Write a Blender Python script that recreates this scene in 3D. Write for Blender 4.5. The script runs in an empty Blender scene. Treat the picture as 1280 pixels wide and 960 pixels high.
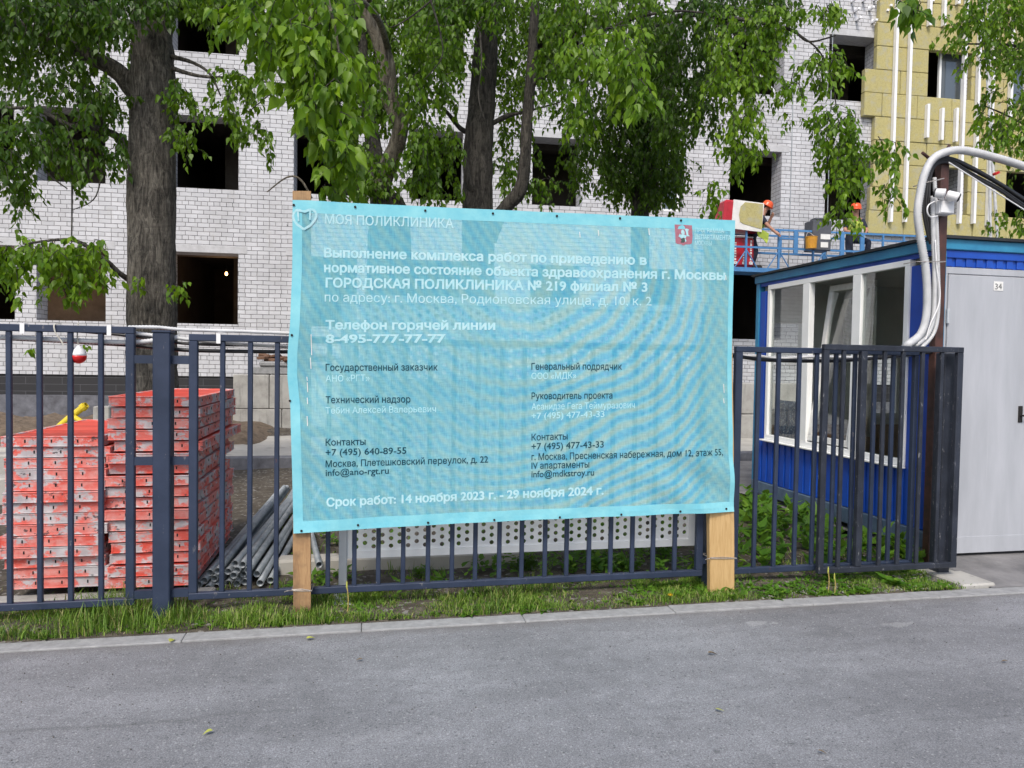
import bpy, math, random
import numpy as np
from mathutils import Vector, Matrix, Euler
from mathutils.geometry import delaunay_2d_cdt
random.seed(7); rng = np.random.default_rng(7)
R = math.radians
scn = bpy.context.scene
COL = scn.collection

# ------------------------------------------------------------------ camera, sky, sun, exposure
F, CX, CY = 900.0, 640.0, 480.0                      # focal length and centre in pixels of the 1280 px photograph
YAW, PIT, ROLL, EYE = R(11.6), R(-1.75), R(0.93), 1.62
FW = Vector((math.sin(YAW)*math.cos(PIT), math.cos(YAW)*math.cos(PIT), math.sin(PIT)))
RT = Vector((math.cos(YAW), -math.sin(YAW), 0)); UP = RT.cross(FW)
CAM = Vector((0, 0, EYE))
cd = bpy.data.cameras.new('camera'); cam = bpy.data.objects.new('camera', cd); COL.objects.link(cam)
cd.sensor_width = 36; cd.lens = F/1280*36; cd.clip_end = 2000; cd.clip_start = .05
c_, s_ = math.cos(ROLL), math.sin(ROLL)
ix, iy = RT*c_+UP*s_, UP*c_-RT*s_
m3 = Matrix((ix, iy, -FW)).transposed()
cam.matrix_world = Matrix.Translation(CAM) @ m3.to_4x4()
scn.camera = cam
SUN_EL, SUN_AZ = R(50), R(203)                        # azimuth clockwise from +Y
w = bpy.data.worlds.new('World'); scn.world = w; w.use_nodes = True
nt = w.node_tree; bg = nt.nodes['Background']
sky = nt.nodes.new('ShaderNodeTexSky'); sky.sky_type = 'NISHITA'; sky.sun_disc = False
sky.sun_elevation = SUN_EL; sky.sun_rotation = SUN_AZ; sky.air_density = 1.0; sky.dust_density = 3.0; sky.ozone_density = 1.0
nt.links.new(sky.outputs[0], bg.inputs[0]); bg.inputs[1].default_value = .12
sd = bpy.data.lights.new('sun', 'SUN'); sd.energy = 1.5; sd.angle = R(14); sd.color = (1, .95, .87)
so = bpy.data.objects.new('sun', sd); COL.objects.link(so)
sv = Vector((math.sin(SUN_AZ)*math.cos(SUN_EL), math.cos(SUN_AZ)*math.cos(SUN_EL), math.sin(SUN_EL)))
so.rotation_euler = sv.to_track_quat('Z', 'Y').to_euler(); so.location = sv*40
vs = scn.view_settings; vs.view_transform = 'Standard'; vs.look = 'None'; vs.gamma = 1; vs.use_curve_mapping = False
vs.exposure = .8
scn.cycles.max_bounces = 8; scn.cycles.transparent_max_bounces = 16

# ------------------------------------------------------------------ measuring helpers: a photo pixel becomes a point at a real distance
def ray(px, py):
    x, y = px-CX, CY-py
    return FW + (RT*(c_*x-s_*y) + UP*(s_*x+c_*y))/F
def at(px, py, Y): v = ray(px, py); return CAM+v*(Y/v.y)
def atx(px, py, X): v = ray(px, py); return CAM+v*(X/v.x)
def atz(px, py, z=0): v = ray(px, py); return CAM+v*((z-EYE)/v.z)
def atd(px, py, D): return CAM+ray(px, py)*D

# ------------------------------------------------------------------ mesh helpers
ORIG = {}
class MB:
    def __init__(s): s.v = []; s.f = []; s.m = []
    def add(s, vs_, fs, mi=0):
        b = len(s.v); s.v += [tuple(p) for p in vs_]; s.f += [[b+i for i in f] for f in fs]; s.m += [mi]*len(fs); return s
    def box(s, a, b, mi=0, bev=0.0, M=None):
        (x0, y0, z0), (x1, y1, z1) = a, b
        x0, x1 = min(x0, x1), max(x0, x1); y0, y1 = min(y0, y1), max(y0, y1); z0, z1 = min(z0, z1), max(z0, z1)
        e = min(bev, (x1-x0)/2.2, (y1-y0)/2.2, (z1-z0)/2.2)
        if e <= 0:
            P = [(x, y, z) for z in (z0, z1) for y in (y0, y1) for x in (x0, x1)]
            Q = [(0, 2, 3, 1), (4, 5, 7, 6), (0, 1, 5, 4), (2, 6, 7, 3), (0, 4, 6, 2), (1, 3, 7, 5)]
        else:                                         # chamfered box
            P = []; X, Y, Z = (x0, x1), (y0, y1), (z0, z1)
            idx = {}
            for i in (0, 1):
                for j in (0, 1):
                    for k in (0, 1):
                        sx, sy, sz = (e, -e)[i], (e, -e)[j], (e, -e)[k]
                        for ax, p in enumerate(((X[i], Y[j]+sy, Z[k]+sz), (X[i]+sx, Y[j], Z[k]+sz), (X[i]+sx, Y[j]+sy, Z[k]))):
                            idx[i, j, k, ax] = len(P); P.append(p)
            I = lambda i, j, k, a_: idx[i, j, k, a_]
            Q = []
            for i in (0, 1):
                q = [I(i, 0, 0, 0), I(i, 1, 0, 0), I(i, 1, 1, 0), I(i, 0, 1, 0)]; Q.append(q if i else q[::-1])
                q = [I(0, i, 0, 1), I(1, i, 0, 1), I(1, i, 1, 1), I(0, i, 1, 1)]; Q.append(q[::-1] if i else q)
                q = [I(0, 0, i, 2), I(1, 0, i, 2), I(1, 1, i, 2), I(0, 1, i, 2)]; Q.append(q if i else q[::-1])
            for i in (0, 1):
                for j in (0, 1):
                    Q.append([I(i, j, 0, 0), I(i, j, 1, 0), I(i, j, 1, 1), I(i, j, 0, 1)])
                    Q.append([I(i, 0, j, 0), I(i, 1, j, 0), I(i, 1, j, 2), I(i, 0, j, 2)])
                    Q.append([I(0, i, j, 1), I(1, i, j, 1), I(1, i, j, 2), I(0, i, j, 2)])
                    for k in (0, 1): Q.append([I(i, j, k, 0), I(i, j, k, 1), I(i, j, k, 2)])
        if M is not None: P = [M @ Vector(p) for p in P]
        return s.add(P, Q, mi)
    def tube(s, pts, r, n=8, mi=0, cap=True, wob=0.0, hollow=0.0):
        pts = [Vector(p) for p in pts]; rs = r if isinstance(r, (list, tuple)) else [r]*len(pts)
        P = []; Q = []; side = None
        for i, p in enumerate(pts):
            t = (pts[min(i+1, len(pts)-1)]-pts[max(i-1, 0)]).normalized()
            if side is None:
                side = t.orthogonal().normalized()
            side = (side - t*side.dot(t)).normalized(); up = t.cross(side)
            for k in range(n):
                a = 2*math.pi*k/n; rr = rs[i]*(1+(random.uniform(-wob, wob) if wob else 0))
                P.append(p+side*math.cos(a)*rr+up*math.sin(a)*rr)
        L = len(pts)
        for i in range(L-1):
            for k in range(n):
                Q.append((i*n+k, i*n+(k+1) % n, (i+1)*n+(k+1) % n, (i+1)*n+k))
        if cap and not hollow: Q += [list(range(n))[::-1], [(L-1)*n+k for k in range(n)]]
        s.add(P, Q, mi)
        if hollow:                                    # wall thickness: inner sleeve and ring ends
            b = len(s.v)-L*n; Pi = []
            for i in range(L):
                for k in range(n): Pi.append(pts[i]+(Vector(P[i*n+k])-pts[i])*hollow)
            o = len(s.v); s.v += [tuple(p) for p in Pi]
            for i in range(L-1):
                for k in range(n): s.f.append([o+i*n+k, o+(i+1)*n+k, o+(i+1)*n+(k+1) % n, o+i*n+(k+1) % n]); s.m.append(mi)
            for i in (0, L-1):
                for k in range(n): s.f.append([b+i*n+k, o+i*n+k, o+i*n+(k+1) % n, b+i*n+(k+1) % n]); s.m.append(mi)
        return s
    def poly(s, pts, y0, y1, mi=0):                   # outline in x,z given thickness in y
        n = len(pts); P = [(x, y0, z) for x, z in pts]+[(x, y1, z) for x, z in pts]
        return s.add(P, [list(range(n)), [n+i for i in range(n)][::-1]]+[(i, n+i, n+(i+1) % n, (i+1) % n) for i in range(n)], mi)
    def lathe(s, prof, c, axis=Vector((0, 0, 1)), n=14, mi=0):
        q = axis.to_track_quat('Z', 'Y'); c = Vector(c); P = []; Q = []
        for r_, z in prof:
            for k in range(n):
                a = 2*math.pi*k/n; P.append(c+q @ Vector((r_*math.cos(a), r_*math.sin(a), z)))
        for i in range(len(prof)-1):
            for k in range(n): Q.append((i*n+k, i*n+(k+1) % n, (i+1)*n+(k+1) % n, (i+1)*n+k))
        Q += [list(range(n))[::-1], [(len(prof)-1)*n+k for k in range(n)]]
        return s.add(P, Q, mi)
def spline(pts, n=6):
    pts = [Vector(p) for p in pts]; out = []
    for i in range(len(pts)-1):
        p0, p1, p2, p3 = pts[max(i-1, 0)], pts[i], pts[i+1], pts[min(i+2, len(pts)-1)]
        for k in range(n):
            t = k/n; out.append(.5*((2*p1)+(p2-p0)*t+(2*p0-5*p1+4*p2-p3)*t*t+(3*p1-p0-3*p2+p3)*t**3))
    return out+[pts[-1]]
def obj(name, mb, mats, parent=None, smooth=False, local=False):
    me = bpy.data.meshes.new(name)
    o_ = Vector((0, 0, 0))
    if parent is not None and not local: o_ = ORIG.get(parent.name, o_)
    V = [(p[0]-o_.x, p[1]-o_.y, p[2]-o_.z) for p in mb.v]
    me.from_pydata(V, [], mb.f)
    for m in (mats if isinstance(mats, (list, tuple)) else [mats]): me.materials.append(m)
    if any(mb.m): me.polygons.foreach_set('material_index', mb.m)
    if smooth: me.polygons.foreach_set('use_smooth', [True]*len(mb.f))
    me.update()
    o = bpy.data.objects.new(name, me); COL.objects.link(o)
    if parent is not None: o.parent = parent
    ORIG[o.name] = o_
    return o
def tag(o, label=None, cat=None, group=None, kind=None):
    if label: o['label'] = label
    if cat: o['category'] = cat
    if group: o['group'] = group
    if kind: o['kind'] = kind
    return o
def thing(name, label, cat, loc, group=None, rz=0):
    o = bpy.data.objects.new(name, None); COL.objects.link(o); o.location = loc; o.rotation_euler.z = rz
    o.empty_display_size = .1
    ORIG[o.name] = Vector(loc); return tag(o, label, cat, group)
def dup(root, loc, rz=0, label=None):
    r = root.copy(); COL.objects.link(r); r.location = loc; r.rotation_euler.z = rz
    if label: r['label'] = label
    for ch in root.children:
        c = ch.copy(); COL.objects.link(c); c.parent = r
        for g in ch.children: d = g.copy(); COL.objects.link(d); d.parent = c
    return r

# ------------------------------------------------------------------ materials
class NT:
    def __init__(s, name):
        s.mat = bpy.data.materials.new(name); s.mat.use_nodes = True; s.t = s.mat.node_tree
        s.b = s.t.nodes['Principled BSDF']; s.out = s.t.nodes['Material Output']; s._pos = None
    def n(s, typ, **kw):
        nd = s.t.nodes.new('ShaderNode'+typ)
        for k, v in kw.items():
            if k in nd.inputs.keys(): s.put(nd.inputs[k], v)
            else: setattr(nd, k, v)
        return nd
    def put(s, sock, v):
        if isinstance(v, bpy.types.NodeSocket): s.t.links.new(v, sock)
        elif isinstance(v, (tuple, list)) and len(v) == 3 and sock.type == 'RGBA': sock.default_value = (*v, 1)
        else: sock.default_value = v
    def set(s, **kw):
        for k, v in kw.items(): s.put(s.b.inputs[k.replace('_', ' ')], v)
        return s
    def pos(s, scale=(1, 1, 1), rot=(0, 0, 0), obj_=False):
        src = s.n('TexCoord').outputs['Object'] if obj_ else s.n('NewGeometry').outputs['Position']
        mp = s.n('Mapping', Scale=scale, Rotation=rot); s.t.links.new(src, mp.inputs[0]); return mp.outputs[0]
    def noise(s, scale, detail=4, rough=.55, vec=None, dist=0.0):
        nd = s.n('TexNoise', Scale=scale, Detail=detail, Roughness=rough, Distortion=dist)
        s.t.links.new(vec if vec is not None else s.pos(), nd.inputs['Vector']); return nd.outputs[0]
    def ramp(s, fac, stops, interp='LINEAR'):
        r = s.n('ValToRGB'); s.put(r.inputs[0], fac); cr = r.color_ramp; cr.interpolation = interp
        while len(cr.elements) < len(stops): cr.elements.new(.5)
        for e, (p, c) in zip(cr.elements, stops):
            e.position = p; e.color = (*c, 1) if isinstance(c, (tuple, list)) else (c, c, c, 1)
        return r.outputs[0]
    def mix(s, fac, a, b, mode='MIX'):
        m = s.n('MixRGB', blend_type=mode); s.put(m.inputs[0], fac); s.put(m.inputs[1], a); s.put(m.inputs[2], b); return m.outputs[0]
    def math(s, op, a, b=0.0, c=None):
        m = s.n('Math', operation=op); s.put(m.inputs[0], a); s.put(m.inputs[1], b)
        if c is not None: s.put(m.inputs[2], c)
        return m.outputs[0]
    def bump(s, h, strength=.3, dist=.01):
        b = s.n('Bump', Strength=strength, Distance=dist); s.put(b.inputs['Height'], h); s.put(s.b.inputs['Normal'], b.outputs[0]); return s
def simple(name, c1, c2=None, rough=.7, scale=6, metal=0.0, bump=.15, bscale=60, spec=None, bdist=.004):
    m = NT(name); c2 = c2 or tuple(x*.75 for x in c1)
    m.set(Base_Color=m.ramp(m.noise(scale, 6, .65), [(.3, c2), (.7, c1)]), Roughness=rough, Metallic=metal)
    if spec is not None: m.set(Specular_IOR_Level=spec)
    if bump: m.bump(m.noise(bscale, 3), bump, bdist)
    return m.mat
M = {}
def build_materials():
    # asphalt
    m = NT('asphalt'); fine = m.noise(170, 2, .7); big = m.noise(.8, 5, .6); mid = m.noise(9, 4, .6)
    v = m.n('TexVoronoi', Scale=95.0); m.t.links.new(m.pos(), v.inputs['Vector'])
    agg = m.ramp(v.outputs['Distance'], [(.0, .62), (.25, .5), (.8, .36)])
    col = m.mix(.8, (.205, .208, .220), agg, 'OVERLAY')
    col = m.mix(.75, col, m.ramp(fine, [(.30, .2), (.5, .5), (.68, .85)]), 'OVERLAY')
    col = m.mix(.8, col, m.ramp(big, [(.3, .38), (.7, .62)]), 'OVERLAY'); lng = m.noise(1.6, 5, .65, vec=m.pos((.35, 1.6, 1))); col = m.mix(.7, col, m.ramp(lng, [(.3, .38), (.7, .62)]), 'OVERLAY')
    col = m.mix(.35, col, m.ramp(mid, [(.3, .35), (.7, .65)]), 'OVERLAY')
    v2 = m.n('TexVoronoi', Scale=62.0); m.t.links.new(m.pos(), v2.inputs['Vector']); cs = m.n('SeparateColor'); m.t.links.new(v2.outputs['Color'], cs.inputs[0])
    core = m.ramp(v2.outputs['Distance'], [(.28, 1), (.4, 0)])
    col = m.mix(m.math('MULTIPLY', core, m.ramp(cs.outputs[0], [(.84, 0), (.88, .5)])), col, (.38, .38, .38)); col = m.mix(m.math('MULTIPLY', core, m.ramp(cs.outputs[1], [(.84, 0), (.88, .7)])), col, (.07, .07, .075))
    spots = m.ramp(m.noise(5, 3, .5), [(.70, 0), (.76, 1)])
    col = m.mix(m.math('MULTIPLY', spots, .35), col, (.3, .3, .31))
    dark = m.ramp(m.noise(14, 2, .5), [(.71, 0), (.75, 1)])
    col = m.mix(m.math('MULTIPLY', dark, .5), col, (.06, .06, .065))
    crack = m.ramp(m.noise(1.1, 3, .5, vec=m.pos((.35, 2.2, 1)), dist=.4), [(.494, 0), (.5, 1), (.506, 0)])
    col = m.mix(m.math('MULTIPLY', crack, .22), col, (.07, .07, .075))
    sx = m.n('SeparateXYZ'); m.t.links.new(m.n('NewGeometry').outputs['Position'], sx.inputs[0]); ed = m.noise(11, 4, .7)
    for sx0, sy0, rx, ry, k_ in ((2.45, 4.08, .17, .06, .38), (3.32, 3.92, .2, .07, .3), (.1, 3.1, .3, .1, .12)):   # pale dried stains
        d_ = m.math('ADD', m.math('POWER', m.math('DIVIDE', m.math('SUBTRACT', sx.outputs[0], sx0), rx), 2.0), m.math('POWER', m.math('DIVIDE', m.math('SUBTRACT', sx.outputs[1], sy0), ry), 2.0))
        f_ = m.ramp(m.math('MULTIPLY_ADD', ed, 1.6, m.math('MULTIPLY', d_, .5)), [(.9, 1), (1.35, 0)]); col = m.mix(m.math('MULTIPLY', f_, k_), col, (.38, .38, .38))
    edg = m.ramp(m.math('ADD', m.math('MULTIPLY', m.math('SUBTRACT', 4.33, sx.outputs[1]), 3.2), m.math('MULTIPLY', m.noise(5, 5, .7), .5)), [(.22, .55), (.62, 0)]); col = m.mix(edg, col, (.12, .11, .10))
    ln = m.math('ABSOLUTE', m.math('SUBTRACT', sx.outputs[1], m.math('MULTIPLY_ADD', m.noise(1.2, 3, .6), .16, 3.32))); lm = m.ramp(ln, [(.0, 1), (.022, 0)]); lx = m.ramp(m.math('MULTIPLY_ADD', sx.outputs[0], -.5, .12), [(.0, 0), (.5, 1)])
    col = m.mix(m.math('MULTIPLY', m.math('MULTIPLY', lm, lx), .4), col, (.07, .07, .07))
    m.set(Base_Color=col, Roughness=.85); m.bump(m.math('ADD', fine, m.math('MULTIPLY', v.outputs['Distance'], .3)), .5, .004); M['asphalt'] = m.mat
    m = NT('old_asphalt'); col = m.ramp(m.noise(3, 6, .7), [(.3, (.1, .098, .1)), (.6, (.2, .195, .195)), (.8, (.27, .26, .25))])
    m.set(Base_Color=col, Roughness=.9); m.bump(m.noise(120, 4), .5, .006); M['old_asphalt'] = m.mat
    m = NT('kerb'); col = m.ramp(m.noise(14, 6, .7), [(.25, (.19, .19, .19)), (.55, (.28, .283, .285)), (.8, (.36, .36, .36))])
    m.set(Base_Color=col, Roughness=.9); m.bump(m.noise(80, 4), .4, .005); M['kerb'] = m.mat
    m = NT('concrete'); a = m.noise(2.2, 7, .7); col = m.ramp(a, [(.25, (.2, .19, .175)), (.5, (.36, .35, .325)), (.75, (.46, .45, .42))])
    st = m.ramp(m.noise(3, 4, .6, vec=m.pos((3, 3, .35))), [(.55, 0), (.7, 1)])
    col = m.mix(m.math('MULTIPLY', st, .55), col, (.13, .13, .13))
    m.set(Base_Color=col, Roughness=.9); m.bump(m.noise(40, 5), .35, .008); M['concrete'] = m.mat
    m = NT('slab'); col = m.ramp(m.noise(1.8, 6, .65), [(.3, (.36, .34, .3)), (.7, (.5, .48, .43))])
    sp = m.ramp(m.noise(4, 3, .5, vec=m.pos((1, 2.4, 1))), [(.66, 0), (.7, 1)])
    m.set(Base_Color=m.mix(m.math('MULTIPLY', sp, .8), col, (.09, .08, .07)), Roughness=.9); M['slab'] = m.mat
    m = NT('soil'); col = m.ramp(m.noise(7, 8, .7), [(.25, (.028, .022, .016)), (.5, (.075, .062, .046)), (.75, (.16, .14, .11))])
    v = m.n('TexVoronoi', Scale=38.0); m.t.links.new(m.pos(), v.inputs['Vector'])
    col = m.mix(m.ramp(v.outputs['Color'], [(.8, 0), (.84, .7)]), col, (.27, .26, .245))
    m.set(Base_Color=col, Roughness=1.0); m.bump(m.noise(22, 6, .7), .8, .03); M['soil'] = m.mat
    # silicate brick, vector = (x+y, z) so that fronts and reveals both carry courses
    m = NT('white_brick'); tc = m.n('TexCoord').outputs['Object']; sx = m.n('SeparateXYZ'); m.t.links.new(tc, sx.inputs[0])
    cb = m.n('CombineXYZ'); m.put(cb.inputs[0], m.math('ADD', sx.outputs[0], sx.outputs[1])); m.put(cb.inputs[1], sx.outputs[2])
    wob = m.n('TexNoise', Scale=3.5, Detail=2.0); m.t.links.new(tc, wob.inputs['Vector'])
    va = m.n('VectorMath', operation='SCALE'); m.t.links.new(wob.outputs[1], va.inputs[0]); va.inputs['Scale'].default_value = .022
    vv = m.n('VectorMath', operation='ADD'); m.t.links.new(cb.outputs[0], vv.inputs[0]); m.t.links.new(va.outputs[0], vv.inputs[1])
    br = m.n('TexBrick', Scale=1.0); br.offset = .5; br.squash = .52; br.squash_frequency = 4
    m.t.links.new(vv.outputs[0], br.inputs['Vector'])
    for k, v_ in (('Color1', (.50, .507, .53)), ('Color2', (.60, .607, .635)), ('Mortar', (.10, .10, .105)), ('Mortar Size', .0068), ('Mortar Smooth', .25), ('Bias', .1), ('Brick Width', .262), ('Row Height', .0975)): m.put(br.inputs[k], v_)
    grime = m.ramp(m.noise(.9, 6, .65, vec=tc), [(.3, (.74, .73, .72)), (.65, (1, 1, 1))])
    col = m.mix(.8, br.outputs['Color'], grime, 'MULTIPLY')
    pm = m.ramp(m.noise(7.5, 3, .55, vec=tc), [(.40, 1), (.60, 0)])                   # mortar filled flush in places
    mort = m.math('MULTIPLY', br.outputs['Fac'], m.math('SUBTRACT', 1.0, pm))
    col = m.mix(m.math('MULTIPLY', mort, .35), col, (.5, .49, .48))
    chip = m.ramp(m.noise(11, 2, .5, vec=tc), [(.735, 0), (.75, 1)])
    col = m.mix(m.math('MULTIPLY', chip, .85), col, (.06, .057, .055))
    smear = m.ramp(m.noise(2.3, 5, .7, vec=m.pos((1, 1, .55), obj_=True)), [(.58, 0), (.72, .55)]); col = m.mix(smear, col, (.40, .385, .36))
    streak = m.ramp(m.noise(3, 4, .6, vec=m.pos((2.2, 2.2, .16), obj_=True)), [(.6, 0), (.75, .4)]); col = m.mix(streak, col, (.33, .33, .34))
    ch2 = m.ramp(m.noise(26, 3, .6, vec=tc), [(.6, 0), (.75, 1)])
    col = m.mix(m.math('MULTIPLY', ch2, .4), col, (.3, .29, .27))
    m.set(Base_Color=col, Roughness=.92)
    m.bump(m.math('ADD', m.math('MULTIPLY', br.outputs['Fac'], -1.0), m.math('MULTIPLY', m.noise(60, 4, .6, vec=tc), .25)), .6, .012); M['brick'] = m.mat
    m = NT('black_block'); tc = m.pos(obj_=True); sx = m.n('SeparateXYZ'); m.t.links.new(tc, sx.inputs[0]); cb = m.n('CombineXYZ')
    m.t.links.new(sx.outputs[0], cb.inputs[0]); m.t.links.new(sx.outputs[2], cb.inputs[1])
    br = m.n('TexBrick', Scale=1.0); m.t.links.new(cb.outputs[0], br.inputs['Vector'])
    for k, v_ in (('Color1', (.011, .011, .013)), ('Color2', (.018, .018, .021)), ('Mortar', (.09, .09, .1)), ('Mortar Size', .004), ('Brick Width', .75), ('Row Height', .16)): m.put(br.inputs[k], v_)
    m.set(Base_Color=br.outputs[0], Roughness=.6); M['black_block'] = m.mat
    M['plinth'] = simple('plinth_concrete', (.17, .175, .2), (.07, .07, .08), .85, 5)
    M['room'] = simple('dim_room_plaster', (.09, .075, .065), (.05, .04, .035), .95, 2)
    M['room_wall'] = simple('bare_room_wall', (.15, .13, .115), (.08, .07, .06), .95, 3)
    M['lintel'] = simple('lintel_concrete', (.52, .525, .54), (.40, .40, .41), .9, 8)
    m = NT('mineral_wool'); col = m.ramp(m.noise(26, 6, .8), [(.25, (.26, .225, .085)), (.5, (.42, .375, .165)), (.8, (.53, .48, .24))])
    col = m.mix(m.ramp(m.noise(5.5, 4, .65), [(.5, 0), (.66, .6)]), col, (.36, .36, .31))
    col = m.mix(m.ramp(m.n('ObjectInfo').outputs['Random'], [(0, 0), (1, .25)]), col, (.36, .31, .13))
    m.set(Base_Color=col, Roughness=1.0); m.bump(m.noise(90, 4), .6, .01); M['wool'] = m.mat
    M['rail'] = simple('galvanised_rail', (.86, .86, .87), (.76, .76, .78), .45, 8, .1)
    M['pvc'] = simple('white_pvc', (.88, .89, .88), (.80, .81, .80), .4, 5, 0, .05)
    M['pvc_dirty'] = simple('dusty_white_pvc', (.8, .8, .78), (.62, .61, .58), .55, 9, 0, .05)
    m = NT('window_glass'); tr = m.n('BsdfTransparent'); gl = m.n('BsdfGlossy'); gl.inputs['Roughness'].default_value = .02
    fr = m.n('Fresnel', IOR=1.5); mx = m.n('MixShader'); m.put(tr.inputs[0], (.93, .96, .945))
    m.t.links.new(m.math('MULTIPLY', m.math('MULTIPLY_ADD', fr.outputs[0], 2.8, .05), m.math('SUBTRACT', 1.0, m.n('NewGeometry').outputs['Backfacing'])), mx.inputs[0]); m.t.links.new(tr.outputs[0], mx.inputs[1]); m.t.links.new(gl.outputs[0], mx.inputs[2])
    m.t.links.new(mx.outputs[0], m.out.inputs[0]); M['glass'] = m.mat
    m = NT('sky_reflecting_glass'); m.set(Base_Color=(.08, .1, .12), Roughness=.03, Metallic=0.0, Specular_IOR_Level=1.0); M['glass_dark'] = m.mat
    # steel paint of the fence
    m = NT('dark_blue_paint'); n1 = m.noise(5, 5, .6)
    col = m.ramp(n1, [(.3, (.017, .027, .053)), (.7, (.03, .043, .08))])
    ch = m.ramp(m.noise(34, 5, .7, vec=m.pos((1, 1, .45))), [(.655, 0), (.69, 1)])
    col = m.mix(m.math('MULTIPLY', ch, .6), col, (.19, .18, .18))
    ru = m.ramp(m.noise(9, 6, .7), [(.69, 0), (.76, 1)]); col = m.mix(m.math('MULTIPLY', ru, .8), col, (.13, .05, .025))
    m.set(Base_Color=col, Roughness=.5, Specular_IOR_Level=.35); m.bump(m.noise(70, 4), .25, .003); M['fence'] = m.mat
    m = NT('worn_black_paint'); col = m.ramp(m.noise(5, 5, .6), [(.3, (.014, .017, .025)), (.7, (.032, .038, .055))])
    ch = m.ramp(m.noise(40, 6, .8, vec=m.pos((1, 1, .3))), [(.6, 0), (.68, 1)]); col = m.mix(m.math('MULTIPLY', ch, .7), col, (.3, .3, .31))
    m.set(Base_Color=col, Roughness=.45, Specular_IOR_Level=.35); m.bump(m.noise(60, 4), .3, .003); M['gate'] = m.mat
    # timber
    for nm, ca, cb_, dk in (('fresh_pine', (.55, .37, .17), (.42, .26, .10), 0), ('weathered_pine', (.40, .25, .12), (.27, .15, .07), 1)):
        m = NT(nm); g = m.noise(9, 6, .65, vec=m.pos((6, 6, .5)), dist=1.2); col = m.ramp(g, [(.3, cb_), (.65, ca)])
        kn = m.ramp(m.noise(7, 2, .4, vec=m.pos((1, 1, .6))), [(.7, 0), (.78, 1)]); col = m.mix(m.math('MULTIPLY', kn, .6), col, (.14, .07, .03))
        if dk: col = m.mix(m.ramp(m.noise(4, 4, .7), [(.42, 0), (.62, .75)]), col, (.12, .075, .045))
        m.set(Base_Color=col, Roughness=.75); m.bump(g, .25, .004); M[nm] = m.mat
    # formwork paint
    m = NT('red_formwork_paint'); rnd = m.n('ObjectInfo').outputs['Random']
    off = m.n('CombineXYZ'); m.put(off.inputs[0], m.math('MULTIPLY', rnd, 37.0)); m.put(off.inputs[1], m.math('MULTIPLY', rnd, 11.0))
    pa = m.n('VectorMath', operation='ADD'); m.t.links.new(m.pos((5.5, 5.5, 9)), pa.inputs[0]); m.t.links.new(off.outputs[0], pa.inputs[1]); P_ = pa.outputs[0]
    red = m.mix(m.ramp(rnd, [(0, 0), (1, 1)]), (.74, .085, .055), (.70, .17, .14))
    red = m.mix(m.ramp(m.noise(1.6, 5, .7, vec=P_), [(.42, 0), (.62, .85)]), red, (.72, .33, .30))
    ce = m.ramp(m.noise(1.0, 5, .75, vec=P_), [(.495, 0), (.55, .9)]); col = m.mix(ce, red, m.ramp(m.noise(9, 4, .6), [(.3, (.36, .37, .39)), (.7, (.62, .63, .65))]))
    dk = m.ramp(m.noise(1.5, 5, .75, vec=P_), [(.615, 0), (.64, 1)]); col = m.mix(m.math('MULTIPLY', dk, .85), col, (.045, .045, .05))
    m.set(Base_Color=col, Roughness=.6); m.bump(m.noise(50, 5, .6), .35, .006); M['form'] = m.mat
    m = NT('orange_red_sheet'); m.set(Base_Color=m.ramp(m.noise(3, 4, .6, vec=m.pos((.6, 3, 1))), [(.3, (.5, .03, .02)), (.6, (.72, .07, .04)), (.8, (.7, .2, .16))]), Roughness=.45); M['form_sheet'] = m.mat
    M['slot'] = simple('dark_slot', (.012, .011, .011), None, .9, 5, 0, 0)
    m = NT('galvanised_tube'); col = m.ramp(m.noise(9, 5, .65), [(.3, (.20, .225, .24)), (.7, (.36, .39, .41))])
    ru = m.ramp(m.noise(16, 5, .7), [(.66, 0), (.74, .6)]); m.set(Base_Color=m.mix(ru, col, (.2, .15, .11)), Roughness=.5, Metallic=.35); m.bump(m.noise(80, 3), .2, .002); M['tube'] = m.mat
    M['perf'] = simple('grey_white_enamel', (.80, .81, .83), (.68, .70, .72), .5, 4, 0, .08)
    M['perf_leg'] = simple('pale_grey_leg', (.5, .53, .57), (.4, .43, .46), .5, 4, 0, .08)
    # hut
    m = NT('blue_hut_paint'); col = m.ramp(m.noise(2.5, 5, .6), [(.3, (.005, .05, .33)), (.7, (.010, .08, .47))])
    sc = m.ramp(m.noise(24, 5, .75, vec=m.pos((1, 1, .3))), [(.68, 0), (.73, .35)]); m.set(Base_Color=m.mix(sc, col, (.14, .2, .38)), Roughness=.35); m.bump(m.noise(30, 3), .08, .004); M['hut'] = m.mat
    M['hut_trim'] = simple('teal_blue_trim', (.035, .25, .42), (.016, .13, .29), .4, 4, 0, .08)
    M['hut_dark'] = simple('dark_roof_edge', (.025, .03, .035), (.012, .014, .018), .7, 6)
    M['hut_base'] = simple('dusty_blue_frame', (.10, .15, .21), (.05, .085, .14), .6, 8)
    m = NT('grey_door_paint'); col = m.ramp(m.noise(2.2, 5, .6, vec=m.pos((3, 3, .5))), [(.3, (.345, .36, .39)), (.7, (.425, .44, .475))])
    dr = m.ramp(m.noise(5, 4, .6, vec=m.pos((4, 4, .16))), [(.6, 0), (.75, .35)]); m.set(Base_Color=m.mix(dr, col, (.52, .53, .56)), Roughness=.5); m.bump(m.noise(12, 3), .06, .006); M['door'] = m.mat
    M['hut_in'] = simple('hut_inside_board', (.75, .76, .73), (.66, .67, .64), .8, 2, 0, 0)
    M['brown_board'] = simple('brown_fibreboard', (.30, .20, .11), (.22, .14, .07), .7, 9, 0, .1)
    m = NT('navy_floral_cloth'); v = m.n('TexVoronoi', Scale=34.0); m.t.links.new(m.pos(), v.inputs['Vector'])
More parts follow.
